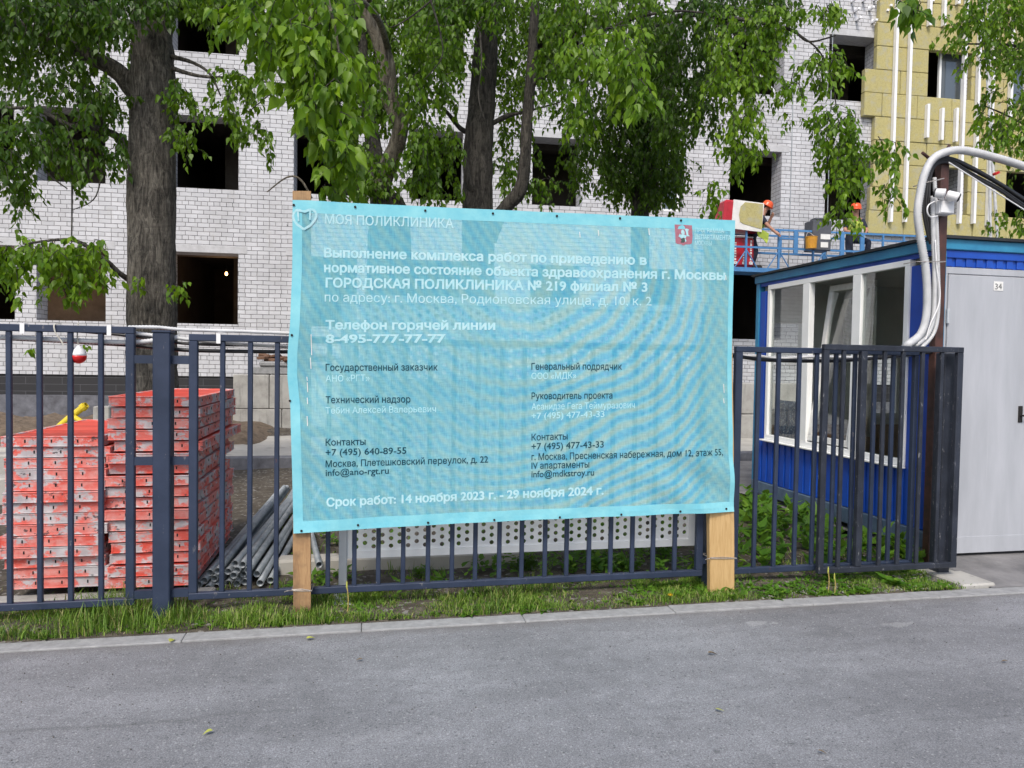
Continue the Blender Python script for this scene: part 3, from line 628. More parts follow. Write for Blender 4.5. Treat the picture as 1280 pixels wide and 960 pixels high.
stack(4, 131, 545, 737, 5.1, 14, 'lower stack at the left edge', xw(4, 131, 5.1))
PH = .0665
stack(134, 247, 494, 733, 5.12, 17, 'taller stack by the thick trunk', xw(134, 247, 5.12))

# ------------------------------------------------------------------ PIPE BUNDLE
rows = [([(256, 735), (280, 736), (300, 733), (318, 735)], 'bottom'), ([(268, 725), (290, 722), (307, 729), (337, 726), (352, 727)], 'second lowest'), ([(262, 715), (284, 713), (300, 712), (321, 718), (344, 716)], 'middle'), ([(275, 714-4), (295, 705), (303, 704), (337, 708)], 'upper'), ([(293, 702-2), (303, 705-3)], 'topmost')]
rows = [([(248, 731), (260, 735.5), (270, 734.5), (285, 729.5), (296, 730)], 'bottom'), ([(255, 726), (268, 723.5), (292, 719.5), (306, 727.5), (325, 729), (338, 725.5)], 'second'), ([(262, 716), (272, 714), (285, 714.5), (304, 718), (321, 717.5)], 'third'), ([(296, 713), (293.5, 704.5), (303, 706), (310, 713)], 'top')]
g0 = None; nth = 'leftmost second third fourth fifth rightmost'.split()
for pts, rn in rows:
    for k, (px, py) in enumerate(pts):
        Y = 5.22+random.uniform(-.05, .06)
        a = at(px, py, Y); a.z = max(a.z, .03)
        ex = 352+(px-250)*.62+random.uniform(-5, 5); b = atd(ex, 600+random.uniform(0, 8)+(735-py)*-.12, 8.1)
        b.z = max(.03, b.z); d = (b-a); L = 2.9+random.uniform(-.15, .1); b = a+d.normalized()*L
        t = thing('steel_pipe', f'grey steel tube, {nth[k] if k < len(pts)-1 else "rightmost"} of the {rn} row in the bundle', 'steel tube', a, 'grey steel tubes bundled beside the red panels')
        g = MB(); g.tube([a, a+(b-a)*.5, b], .0242, 16, hollow=.86); o = obj('tube', g, M['tube'], t, smooth=True)
        o.data.materials[0] = M['tube']
t = thing('steel_pipe', 'short grey steel tube lying alone right of the left wooden post', 'steel tube', at(400, 706, 5.3))
a, b = at(399, 706, 5.3), atd(386, 655, 6.6); g = MB(); g.tube([a, b], .024, 14, hollow=.86); obj('tube', g, M['tube'], t, smooth=True)

# ------------------------------------------------------------------ FENCE
FY = 4.74
def fx(px, py=600, Y=FY): return at(px, py, Y).x
def panel(name, label, x0, x1, zb, zt, bars, Y=FY, m=M['fence'], up=(.05, .05), rail=.042, bw=.0295, skip=(True, True)):
    t = thing(name, label, 'fence' if name == 'steel_fence' else 'gate', Vector(((x0+x1)/2, Y, 0)))
    d = rail/2
    g = MB(); g.box((x0, Y-d, zt-rail), (x1, Y+d, zt), 0, .004); obj('top_rail', g, m, t)
    g = MB(); g.box((x0, Y-d, zb), (x1, Y+d, zb+rail), 0, .004); obj('bottom_rail', g, m, t)
    for k, x in enumerate((x0, x1-up[1])):
        if skip[k]: g = MB(); g.box((x, Y-d+.001, zb+rail), (x+up[k], Y+d-.001, zt-rail), 0, .004); obj('upright', g, m, t)
    for x in bars:
        g = MB(); h = bw/2; g.box((x-h, Y-h*.9, zb+rail-.002), (x+h, Y+h*.9, zt-rail+.002), 0, .004); obj('bar', g, m, t)
    return t
ZT, ZB = 1.775, .098
bp = .194
xL1 = fx(169, 580); bars = [fx(p, 580) for p in (126.5, 88.5, 50, 12)]
bars += [bars[-1]-bp*k for k in range(1, 11)]
panel('steel_fence', 'dark blue steel fence panel in front of the lower red stack', xL1-2.9, xL1, ZB, ZT+.02, bars)
x0 = fx(236.5, 580); bars = [fx(p, 580) for p in (278, 312.5, 346)]
x1 = fx(880, 580); bars += [fx(p, 690) for p in (378, 410, 443, 473, 504, 535, 565, 594, 624, 652, 681, 708, 736, 763, 790, 816, 843)]
panel('steel_fence', 'long dark blue steel fence panel running behind the banner', x0, x1, ZB+.015, ZT-.015, bars)
# posts
t = thing('fence_post', 'thick square dark blue steel post left of the pipe bundle', 'fence post', (fx(201), FY, 0), 'fence posts')
xa, xb = fx(190.5, 600, FY-.05), fx(212.5, 600, FY-.05); g = MB(); g.box((xa, FY-.055, -.1), (xb, FY+.055, ZT-.012), 0, .006); obj('post', g, M['fence'], t)
g = MB(); g.box((xa-.004, FY-.059, ZT-.012), (xb+.004, FY+.059, ZT+.002), 0, .003); obj('cap', g, M['fence'], t)
for zz in (1.6, .98, .16):
    g = MB(); g.box((xL1, FY-.016, zz-.025), (xa, FY+.016, zz+.025)); g.box((xb, FY-.016, zz-.025), (x0, FY+.016, zz+.025)); obj('bracket', g, M['fence'], t)
t = thing('fence_post', 'dark blue steel post beside the right wooden post', 'fence post', (x1+.09, FY, 0), 'fence posts')
g = MB(); g.box((x1+.045, FY+.0, -.1), (x1+.145, FY+.1, ZT-.02), 0, .006); obj('post', g, M['fence'], t)
g = MB(); g.box((x1, FY-.014, .2), (x1+.045, FY+.014, .24)); g.box((x1, FY-.014, 1.5), (x1+.045, FY+.014, 1.54)); obj('bracket', g, M['fence'], t)
# right: fixed panel and an open gate leaf folded in front of it
xa = fx(919); xb = fx(1148)
panel('steel_fence', 'short dark fence panel between the banner and the black gate', xa, xb, ZB+.0, ZT-.015, [fx(p) for p in (949, 974, 1000, 1022, 1046, 1070, 1095, 1118)], FY+.05, M['fence'], up=(.055, .035))
ga, gb = fx(1024, 600, FY-.04), fx(1197, 600, FY-.04)
t = panel('steel_gate', 'black paint-worn steel gate leaf folded against the fence beside the hut', ga, gb, ZB, ZT+.012, [fx(p, 600, FY-.04) for p in (1050, 1101, 1124, 1148, 1172)], FY-.04, M['gate'], up=(.045, .05))
xm = fx(1074, 600, FY-.04); g = MB(); g.box((xm-.025, FY-.063, ZB+.045), (xm+.025, FY-.017, ZT-.033), 0, .004); obj('upright', g, M['gate'], t)
t = thing('fence_post', 'wide black steel gate post at the corner of the blue hut', 'fence post', (fx(1178), FY+.1, 0), 'fence posts')
pa_, pb_ = fx(1173, 600, FY+.06), fx(1187, 600, FY+.06); g = MB(); g.box((pa_, FY+.03, -.1), (pb_, FY+.13, ZT-.03), 0, .006); obj('post', g, M['gate'], t)
for zz in (.35, 1.5):
    g = MB(); g.tube([(pb_+.02, FY+.02, zz-.05), (pb_+.02, FY+.02, zz+.05)], .018, 10); obj('hinge', g, M['gate'], t)

# cables run along the top of the fence
def cable(name, label, pts, r, m, group=None, n=8, rib=False):
    P = spline(pts, 8)
    t = None
    if rib:
        L = [0]
        for i in range(1, len(P)): L.append(L[-1]+(P[i]-P[i-1]).length)
        N = int(L[-1]/max(.009, r*.3)); Q = []; j = 0
        for k in range(N):
            d = L[-1]*k/(N-1)
            while j < len(L)-2 and L[j+1] < d: j += 1
            Q.append(P[j].lerp(P[j+1], (d-L[j])/max(1e-6, L[j+1]-L[j])))
        P = Q; rr = [r*(1 if k % 2 else .8) for k in range(N)]
    else: rr = r
    g = MB(); g.tube(P, rr, n); o = obj(name, g, m, smooth=True); return tag(o, label, 'cable', group)
yb_ = FY+.05
cable('corrugated_conduit', 'pale corrugated conduit sagging under the left fence rail', [at(-60, 428, yb_), at(0, 422, yb_), at(80, 425, yb_), at(160, 428, yb_), at(205, 424, yb_), at(225, 421, yb_+.03)], .016, M['conduit'], 'cables tied along the fence', rib=True)
cable('black_cable', 'upper black cable sagging behind the left fence panel', [at(-60, 416, yb_+.03), at(40, 411, yb_+.03), at(165, 420, yb_+.03), at(240, 430, yb_+.03), at(370, 432, yb_+.03)], .009, M['cable'], 'cables tied along the fence')
cable('black_cable', 'lower thick black cable sagging behind the left fence panel', [at(-60, 418, yb_+.05), at(10, 423, yb_+.05), at(90, 427, yb_+.05), at(170, 432, yb_+.05), at(240, 438, yb_+.05), at(375, 440, yb_+.05)], .012, M['cable'], 'cables tied along the fence')
cable('corrugated_conduit', 'pale corrugated conduit resting on the top rail behind the thick post', [at(160, 409, FY+.03), at(195, 409, FY+.06), at(230, 412, FY+.05), at(300, 414, FY+.0), at(375, 417, FY)], .012, M['conduit'], 'cables tied along the fence', rib=True)
cable('corrugated_conduit', 'pale corrugated conduit strung below the top rail beside the banner', [at(165, 416, FY+.07), at(235, 424, FY+.07), at(300, 430, FY+.07), at(375, 434, FY+.07)], .013, M['conduit'], 'cables tied along the fence', rib=True)
cable('corrugated_conduit', 'pale corrugated conduit sagging from the right fence panel into the hut', [at(915, 446, FY+.15), at(945, 445, FY+.15), at(975, 448, FY+.17), at(1020, 446, FY+.2), at(1100, 447, FY+.25), at(1150, 442, FY+.3)], .013, M['conduit'], 'cables tied along the fence', rib=True)
cable('black_cable', 'black cable sagging between the right panel and the brown pole', [at(915, 444, FY+.12), at(960, 450, FY+.12), at(1040, 451, FY+.12), at(1100, 447, FY+.2), at(1165, 440, FY+.25)], .014, M['cable'], 'cables tied along the fence')
# ties
for px, py in ((30, 407), (138, 407), (226, 437), (274, 415)):
    x = fx(px, py); z = at(px, py, FY).z; zz = ZT+.02 if px < 200 else ZT-.015
    if px == 226: continue
    g = MB()
    for a, b in (((x-.012, FY-.0265, zz-.055), (x+.012, FY-.0235, zz+.003)), ((x-.012, FY-.0265, zz+.003), (x+.012, FY+.03, zz+.006))): g.box(a, b)
    tag(obj('cable_tie', g, M['white_plastic']), {30: 'white cable tie on the top rail at the left edge', 138: 'white cable tie on the rail right of the float', 274: 'white cable tie on the rail beside the thick post'}[px], 'cable tie', 'cable ties on the fence rail')
p = at(71, 404, FY-.02)
g = MB(); g.tube(spline([(p.x, FY+.02, ZT+.03), (p.x-.01, FY-.03, ZT+.02), (p.x, FY-.035, ZT-.03), (p.x+.025, FY-.03, ZT-.07), (p.x+.04, FY-.03, ZT-.1)]), .004, 5); tag(obj('string', g, M['string']), 'frayed pale string looped over the rail above the float', 'string')
# float lamp
p = at(98, 445, FY-.01+.04); t = thing('warning_float', 'round float, white above and red below, hanging from the fence', 'float', p)
r = .045; g = MB(); g.lathe([(r*math.cos(a), r*1.02*math.sin(a)) for a in [R(x) for x in range(-85, 4, 11)]], p, n=20); obj('red_half', g, M['red_plastic'], t, smooth=True)
g = MB(); g.lathe([(r*.98, .003), (r*.96, .014), (r*.72, .038), (r*.34, .058), (.008, .066)], p, n=20); obj('white_half', g, M['white_plastic'], t, smooth=True)
g = MB(); g.tube([p+Vector((0, 0, .06)), p+Vector((-.006, .0, .12)), p+Vector((0, -.0, .2))], .004, 5); obj('cord', g, M['string'], t)

# ------------------------------------------------------------------ PERFORATED BARRIER behind the fence
PYB = 4.98
x0, x1 = at(434, 690, PYB).x, at(868, 690, PYB).x; zb = at(640, 690, PYB).z; zt = at(640, 378, PYB).z
t = thing('perforated_barrier', 'white perforated metal screen standing behind the banner', 'barrier', ((x0+x1)/2, PYB, 0))
cp, vp, hr = .0585, .052, .0155; g = MB()
nc = int((x1-x0-.06)/cp); nv = int((zt-zb-.08)/vp); bx = x0+.03; bz = zb+.05; th = .0025
for c in range(nc):
    for j in range(nv):
        cx = bx+cp*(c+.5); cz = bz+vp*(j+.5)
        hole = True
        oz = (vp*.5 if c % 2 else 0)
        cz += oz; h2, w2 = vp/2, cp/2
        if not hole or random.random() < .03:
            g.add([(cx-w2, PYB, cz-h2), (cx+w2, PYB, cz-h2), (cx+w2, PYB, cz+h2), (cx-w2, PYB, cz+h2)], [(0, 1, 2, 3)]); continue
        n = 12; ring = [(cx+hr*math.cos(2*math.pi*k/n+math.pi/4), PYB, cz+hr*math.sin(2*math.pi*k/n+math.pi/4)) for k in range(n)]
        sq = []
        for k in range(n):
            a = 2*math.pi*k/n+math.pi/4; ca, sa = math.cos(a), math.sin(a); q = max(abs(ca), abs(sa)); sq.append((cx+ca/q*w2, PYB, cz+sa/q*h2))
        g.add(ring+sq, [(k, (k+1) % n, n+(k+1) % n, n+k) for k in range(n)])
for c in range(nc):
    cx = bx+cp*(c+.5); w2 = cp/2; za_, zb_ = (bz, bz+vp*.5) if c % 2 else (bz+vp*nv, bz+vp*(nv+.5))
    g.add([(cx-w2, PYB, za_), (cx+w2, PYB, za_), (cx+w2, PYB, zb_), (cx-w2, PYB, zb_)], [(0, 1, 2, 3)])
o = obj('perforated_sheet', g, M['perf'], t)
sm = o.modifiers.new('thickness', 'SOLIDIFY'); sm.thickness = .004
g = MB(); e = .0
zl, zh = bz, bz+vp*nv+vp*.5
g.box((x0, PYB-.012, zb), (x1, PYB+.02, zb+.05)); g.box((x0, PYB-.012, zh), (x1, PYB+.02, zh+.05)); g.box((x0, PYB-.012, zb+.05), (bx, PYB+.02, zh)); g.box((bx+cp*nc, PYB-.012, zb+.05), (x1+.02, PYB+.02, zh)); obj('frame', g, M['perf'], t)
for x in (x0-.055, x1+.01):
    g = MB(); g.box((x, PYB-.03, 0), (x+.055, PYB+.025, zh), 0, .005); g.box((x-.03, PYB-.2, -.0), (x+.085, PYB+.2, .02)); obj('leg', g, M['perf_leg'] if x < 1 else M['fence'], t)

# ------------------------------------------------------------------ BANNER on two posts
BY = 4.615
for px0, px1, pyt, pyb, nm, lab, m in ((366.5, 388.5, 238, 770, 'wooden_post', 'weathered brown wooden board post holding the banner beside the pipes', 'weathered_pine'), (888.5, 919, 300, 735, 'wooden_post', 'fresh pale pine post holding the banner beside the black fence', 'fresh_pine')):
    y0 = BY+.018; xa, xb = at(px0, 720, y0).x, at(px1, 720, y0).x; zt = at(px0, pyt, y0).z; lean = (at(px0-.5 if px0 < 500 else px0-4, pyt, y0).x-xa)/(zt-.15)
    t = thing(nm, lab, 'wooden post', ((xa+xb)/2, y0, 0), 'posts holding the banner')
    g = MB(); n = 14; V = []; FQ = []
    for i in range(n+1):
        z = -.08+(zt+.08)*i/n; j = .0025
        for x, y in ((xa, y0), (xb, y0), (xb, y0+.05), (xa, y0+.05)): V.append((x+lean*max(0, z)+random.uniform(-j, j), y+random.uniform(-j, j)*.4, z+(random.uniform(-.006, .008) if i == n else 0)))
    for i in range(n):
        for k in range(4): FQ.append((i*4+k, i*4+(k+1) % 4, i*4+4+(k+1) % 4, i*4+4+k))
    FQ += [(3, 2, 1, 0), (n*4, n*4+1, n*4+2, n*4+3)]; g.add(V, FQ); obj('post', g, M[m], t)
    zw = at(px0, 738 if px0 < 500 else 698, y0).z
    g = MB()
    for dz in (0, .007): g.tube([(xa-.006, y0-.004, zw+dz), ((xa+xb)/2, y0-.006, zw+dz*1.6-.004), (xb+.006, y0-.004, zw+dz*.5-.008), (xb+.01, FY+.03, zw-.01), (xa-.01, FY+.03, zw), (xa-.006, y0-.004, zw+dz)], .0022, 5)
    g.tube(spline([(xa-.004, y0-.006, zw), (xa-.03, y0-.03, zw+.008), (xa-.05, y0-.01, zw-.004)]), .003, 5); o = obj('wire_tie', g, M['wire'], t)
def lerp_px(T, k):
    for (a, x), (b, y) in zip(T, T[1:]):
        if a <= k <= b: return x+(y-x)*(k-a)/(b-a)
    return T[-1][1]
LEFT = [(0, 366), (.2, 365.4), (.36, 363), (.46, 359.6), (.53, 359.2), (.62, 363), (.8, 365), (1, 367)]
RIGHT = [(0, 918), (.3, 915.2), (.5, 914.3), (.7, 915.5), (.9, 917.5), (1, 918.3)]
def fold(x, z):
    e = math.exp(-((x-2.3)/.5)**2)*math.exp(-((z-.8)/.35)**2)
    y = .012*e*math.sin(18*(x*.6+z))+.006*math.sin(2.3*x+1.1*z)*math.sin(1.7*z)
    y += .010*math.exp(-((x+.33)/.12)**2)*math.sin(9*z+.5)+.004*math.sin(11*x+3*z)*math.exp(-((z-2.5)/.2)**2)
    y += .007*math.exp(-((z-.62)/.08)**2)*math.sin(13*x)
    return y-.004
def bpt(s, tt, off=0.0):
    pxl, pxr = lerp_px(LEFT, tt), lerp_px(RIGHT, tt); px = pxl+(pxr-pxl)*s
    pt, pb = 250.5+25.3*s, 666.5-26.8*s+(2.2*math.sin(math.pi*s)*(-1)); py = pt+(pb-pt)*tt
    p = at(px, py, BY); return Vector((p.x, BY+fold(p.x, p.z)-off, p.z))
bn_t = thing('banner', 'turquoise mesh information banner printed in Russian stretched between two wooden posts', 'banner', (1.02, BY, .55))
g = MB(); NS, NTt = 110, 84; V = [bpt(i/NS, j/NTt) for j in range(NTt+1) for i in range(NS+1)]
g.add(V, [(j*(NS+1)+i+1, j*(NS+1)+i, (j+1)*(NS+1)+i, (j+1)*(NS+1)+i+1) for j in range(NTt) for i in range(NS)]); sheet = obj('mesh_sheet', g, M['banner'], bn_t, smooth=True)
def strip(name, s0, s1, t0, t1, ns, nt_, off=.0012):
    g = MB(); V = [bpt(s0+(s1-s0)*i/ns, t0+(t1-t0)*j/nt_, off) for j in range(nt_+1) for i in range(ns+1)]
    g.add(V, [(j*(ns+1)+i+1, j*(ns+1)+i, (j+1)*(ns+1)+i, (j+1)*(ns+1)+i+1) for j in range(nt_) for i in range(ns)])
    o = obj(name, g, M['hem'], bn_t); sm = o.modifiers.new('thickness', 'SOLIDIFY'); sm.thickness = .0008; sm.offset = -1
strip('hem', 0, 1, 0, .038, 110, 2); strip('hem', 0, 1, .966, 1, 110, 2); strip('hem', 0, .022, .038, .966, 2, 84); strip('hem', .99, 1, .038, .966, 2, 84)
def on_banner(px, py, off=.0045):
    p = at(px, py, BY); return Vector((p.x, BY+fold(p.x, p.z)-off, p.z))
for px, py in ((367.5, 257), (444, 259), (531.5, 263.5), (616, 267), (696, 270), (774.5, 273), (850, 276), (447.5, 656), (535, 653), (617.5, 649.5), (699, 646), (775.5, 642.5), (850, 639), (365, 419), (362.5, 501), (908, 636), (377, 663)):
    c = on_banner(px, py, .004); g = MB(); n = 12
    g.lathe([(.0075, .0), (.0075, .003), (.0035, .0035)], c, Vector((0, -1, 0)), n); o = obj('eyelet', g, M['slot'], bn_t)
for px, py, L in ((389, 418, 26), (388, 447, 14), (384, 478, 12), (384, 497, 8), (384, 520, 12), (747, 288, 7), (810, 286, 8), (724, 290, 7), (904, 480, 11), (904, 498, 6), (906, 344, 6), (383.5, 471, 5)):
    a, b = on_banner(px, py, .005), on_banner(px+.7, py+L, .005); w2 = .0022; g = MB(); g.add([a+Vector((-w2, 0, 0)), a+Vector((w2, 0, 0)), b+Vector((w2, 0, 0)), b+Vector((-w2, 0, 0))], [(0, 3, 2, 1)]); obj('cut_slit', g, M['paper'], bn_t)
dg = None
def text_mesh(body, bold=0.0):
    """letter outlines filled contour by contour, so that overlapping strokes of a glyph join"""
    c = bpy.data.curves.new('txt', 'FONT'); c.body = body; c.size = 1; c.resolution_u = 3; c.fill_mode = 'NONE'
    o = bpy.data.objects.new('txt', c); COL.objects.link(o); bpy.context.view_layer.update()
    me = o.evaluated_get(bpy.context.evaluated_depsgraph_get()).to_mesh()
    co = [(v.co.x, v.co.y) for v in me.vertices]; nb = {}
    for e in me.edges: a, b = e.vertices; nb.setdefault(a, []).append(b); nb.setdefault(b, []).append(a)
    o.evaluated_get(bpy.context.evaluated_depsgraph_get()).to_mesh_clear(); bpy.data.objects.remove(o); bpy.data.curves.remove(c)
    seen = set(); loops = []
    for st in range(len(co)):
        if st in seen or st not in nb: continue
        L = [st]; seen.add(st); cur = min(nb[st]) if st+1 not in nb[st] else st+1
        while cur not in seen: L.append(cur); seen.add(cur); nx_ = [q for q in nb[cur] if q not in seen]; cur = nx_[0] if nx_ else st
        P = []
        for i in L:
            if not P or math.hypot(co[i][0]-P[-1][0], co[i][1]-P[-1][1]) > 1e-5: P.append(co[i])
        if len(P) > 2: loops.append(P)
    area = lambda P: sum(P[i-1][0]*P[i][1]-P[i][0]*P[i-1][1] for i in range(len(P)))/2
    bb = [(min(x for x, y in P), max(x for x, y in P)) for P in loops]; sgn = []
    for i, P in enumerate(loops):                                         # orientation of the glyph's biggest contour
        same = [q for j, q in enumerate(loops) if bb[j][0] <= bb[i][1] and bb[j][1] >= bb[i][0]]; sgn.append(1 if area(max(same, key=lambda q: abs(area(q)))) > 0 else -1)
    def grow(P, sg):                                                      # embolden: push the outline outwards
        if not bold: return P
        Q = []
        for i in range(len(P)):
            a, b, c_2 = P[i-1], P[i], P[(i+1) % len(P)]; n1 = (b[1]-a[1], a[0]-b[0]); n2 = (c_2[1]-b[1], b[0]-c_2[0])
            l1, l2 = math.hypot(*n1) or 1, math.hypot(*n2) or 1; nx_, ny_ = n1[0]/l1+n2[0]/l2, n1[1]/l1+n2[1]/l2; l = math.hypot(nx_, ny_) or 1
            k = min(1.6, 2/max(.6, l)); Q.append((b[0]+sg*nx_/l*bold*k, b[1]+sg*ny_/l*bold*k))
        return Q
    V, Fc = [], []; used = [False]*len(loops)
    for i in range(len(loops)):
        if used[i]: continue
        grp = [i]; lo, hi = bb[i]; more_ = True
        while more_:
            more_ = [j for j in range(len(loops)) if not used[j] and j not in grp and bb[j][0] <= hi and bb[j][1] >= lo]; grp += more_
            if more_: lo, hi = min([lo]+[bb[j][0] for j in more_]), max([hi]+[bb[j][1] for j in more_])
        for j in grp: used[j] = True
        rings = [grow(loops[j], sgn[j]) for j in grp]; pts = []; eds = []
        for r_ in rings: b0 = len(pts); pts += [Vector(p) for p in r_]; eds += [(b0+k, b0+(k+1) % len(r_)) for k in range(len(r_))]
        cv, ce_, cf, *_ = delaunay_2d_cdt(pts, eds, [], 0, 1e-6); base = len(V)
        for f in cf:
            cx = sum(cv[k].x for k in f)/len(f); cy = sum(cv[k].y for k in f)/len(f); wn_ = 0
            for r_ in rings:
                for k in range(len(r_)):
                    (x0, y0), (x1, y1) = r_[k-1], r_[k]
                    if y0 <= cy < y1 and (x1-x0)*(cy-y0)-(cx-x0)*(y1-y0) > 0: wn_ += 1
                    elif y1 <= cy < y0 and (x1-x0)*(cy-y0)-(cx-x0)*(y1-y0) < 0: wn_ -= 1
            if wn_: Fc.append(tuple(base+k for k in f))
        V += [(v.x, v.y, 0) for v in cv]
    return V, Fc, [0.0]*len(V)
def text_on(mb, body, a, b, cap, bold, place):
    """text from pixel a to pixel b along the baseline, capital height in pixels"""
    V, Fc, dz = text_mesh(body, bold); x0 = min(v[0] for v in V); x1 = max(v[0] for v in V)
    P = []
    for v, d in zip(V, dz):
        k = (v[0]-x0)/(x1-x0); px = a[0]+(b[0]-a[0])*k; py = a[1]+(b[1]-a[1])*k-v[1]/.73*cap
        P.append(place(px, py, d))
    mb.add(P, [f[::-1] for f in Fc] if False else Fc)
onb = lambda px, py, d: on_banner(px, py, .0016+d)
for body, a, b, cap, bold in (('МОЯ ПОЛИКЛИНИКА', (406.5, 280), (567, 285), 12, .012), ('Выполнение комплекса работ по приведению в', (405, 321.5), (808, 331), 11.5, .034), ('нормативное состояние объекта здравоохранения г. Москвы', (405, 340), (906, 350), 11.5, .034),
        ('ГОРОДСКАЯ ПОЛИКЛИНИКА № 219 филиал № 3', (407, 359), (809, 364.5), 11.5, .034), ('по адресу: г. Москва, Родионовская улица, д. 10, к. 2', (406, 377), (814, 382), 11.5, .004), ('Телефон горячей линии', (407, 411.5), (619, 412), 11, .036), ('8-495-777-77-77', (407, 428.5), (557, 428), 10.5, .036),
        ('Срок работ: 14 ноября 2023 г. - 29 ноября 2024 г.', (408, 633), (754, 617.5), 10.5, .034)):
    g = MB(); text_on(g, body, a, b, cap, bold, onb); obj('lettering', g, M['ink_white'], bn_t)
for body, a, b, cap in (('АНО «РГТ»', (407, 477), (462, 476), 8), ('Тебин Алексей Валерьевич', (407, 517), (545, 515), 8), ('ООО «МДК»', (664, 474), (720, 473), 8), ('Асанидзе Гега Теймуразович', (664, 512), (793, 510), 8), ('+7 (495) 477-43-33', (664, 523.5), (755, 521), 8),
        ('ПРОГРАММА', (868, 290.5), (904, 291.5), 5.5), ('ДЕПАРТАМЕНТА', (868, 299), (913, 300), 5.5), ('МОСКВЫ', (868, 306.5), (889, 307), 5.5)):
    g = MB(); text_on(g, body, a, b, cap, .012, onb); obj('lettering', g, M['ink_faint'], bn_t)
for body, a, b, cap in (('Государственный заказчик', (407, 463.5), (547, 463), 8.6), ('Технический надзор', (407, 504), (513, 503), 8.6), ('Контакты', (407, 557), (457, 556), 8.4), ('+7 (495) 640-89-55', (407, 569.5), (508, 567), 8.4), ('Москва, Плетешковский переулок, д. 22', (407, 584), (610, 578), 8.4), ('info@ano-rgt.ru', (407, 595), (486, 592), 8.4),
        ('Генеральный подрядчик', (664, 462), (777, 462), 8.4), ('Руководитель проекта', (664, 499), (765, 498), 8.4), ('Контакты', (664, 550.5), (709, 549), 8.4), ('+7 (495) 477-43-33', (664, 562), (754, 559), 8.4), ('г. Москва, Пресненская набережная, дом 12, этаж 55,', (664, 575), (904, 569), 8.4), ('IV апартаменты', (664, 586), (736, 584), 8.4), ('info@mdkstroy.ru', (664, 596.5), (742, 594), 8.4)):
    g = MB(); text_on(g, body, a, b, cap, .012, onb); obj('lettering', g, M['ink_dark'], bn_t)
def px_poly(name, polys, m, parent, off=.0045):
    g = MB()
    for k, P in enumerate(polys):
        V = [on_banner(x, y, off+.0003*k) for x, y in P]; g.add(V, [list(range(len(V)))[::-1]])
    return obj(name, g, m, parent)
def stroke(pts, w_):
    out = []
    for (xa, ya), (xb, yb) in zip(pts, pts[1:]):
        d = math.hypot(xb-xa, yb-ya); nx_, ny_ = -(yb-ya)/d*w_/2, (xb-xa)/d*w_/2
        out.append([(xa+nx_, ya+ny_), (xb+nx_, yb+ny_), (xb-nx_, yb-ny_), (xa-nx_, ya-ny_)])
    return out
hz = lambda x, y: (360+x/10.67, 245+y/10.67)
heart = [hz(*q) for q in ((215, 450), (120, 380), (75, 315), (72, 250), (100, 205), (140, 190), (190, 215), (235, 215), (290, 190), (340, 195), (378, 230), (385, 275), (360, 330), (300, 400), (215, 450))]
px_poly('heart_emblem', stroke(heart, 2.9)+stroke([hz(145, 345), hz(135, 205)], 2.2)+stroke([hz(140, 200), hz(235, 225), hz(300, 195), hz(295, 330)], 2.2), M['ink_white'], bn_t, .0016)
sz = lambda x, y: (830+x/12.8, 265+y/12.8)
sh = px_poly('coat_of_arms', [[sz(*q) for q in ((155, 205), (437, 218), (447, 400), (435, 505), (400, 520), (330, 522), (300, 545), (260, 522), (195, 515), (172, 495), (168, 400))]], M['ink_red'], bn_t, .0016)
px_poly('rider_figure', [[sz(*q) for q in P] for P in (((320, 280), (350, 268), (388, 285), (372, 310), (378, 370), (402, 392), (350, 392), (338, 330)), ((250, 370), (290, 355), (350, 385), (330, 430), (300, 415), (265, 430), (235, 405)), ((262, 300), (290, 285), (310, 310), (318, 352), (285, 362), (258, 345)), ((215, 395), (238, 350), (250, 370), (232, 410)), ((330, 430), (345, 470), (325, 488), (318, 440)))], M['ink_white'], sh, .0024)
px_poly('dragon_figure', [[sz(*q) for q in ((250, 440), (300, 420), (335, 455), (300, 495), (250, 490), (268, 462))]], simple('dark_green_print', (.05, .09, .08), None, .7, 20, 0, 0), sh, .003)

# ------------------------------------------------------------------ BLUE SITE HUT
HX, HY0, HY1, HXR, HZ0, HZT = 4.61, 5.12, 7.9, 7.1, .11, 2.70
hut = thing('site_hut', 'blue site hut with a grey steel door and a wide white window', 'site hut', (HX, HY0, 0))
wy0, wy1 = atx(1135, 450, HX).y, atx(959, 450, HX).y; wz0, wz1 = .77, 2.56
def corr_side(y0, y1, z0, z1, pitch=.118):            # corrugated sheet facing -x
    g = MB(); n = max(1, int((y1-y0)/pitch)); p = (y1-y0)/n
    g.box((HX+.012, y0, z0), (HX+.06, y1, z1))
    for k in range(n): a = y0+k*p; g.poly([], 0, 0) if False else g.box((HX, a+p*.12, z0), (HX+.0125, a+p*.88, z1), 0, .005)
    return g
obj('wall', corr_side(HY0+.06, HY1-.06, .26, wz0-.012), M['hut'], hut)
g = MB(); g.box((HX+.004, HY0+.06, wz0-.012), (HX+.05, wy0, HZT-.2), 0, .004); g.box((HX+.004, wy1, wz0-.012), (HX+.05, HY1-.06, HZT-.2), 0, .004); g.box((HX+.004, HY0+.06, wz1), (HX+.05, HY1-.06, HZT-.08)); g.box((HX-.006, wy0-.16, wz0), (HX+.004, wy0-.13, HZT-.2), 0, .003); g.box((HX-.006, wy1+.05, wz0), (HX+.004, wy1+.08, HZT-.2), 0, .003); obj('wall', g, M['hut'], hut)
g = MB(); g.box((HX-.012, HY0-.012, HZ0+.02), (HX+.07, HY0+.06, HZT-.1), 0, .006); g.box((HX-.012, HY1-.06, HZ0), (HX+.07, HY1+.01, HZT-.1), 0, .006); obj('corner_trim', g, M['hut_trim'], hut)
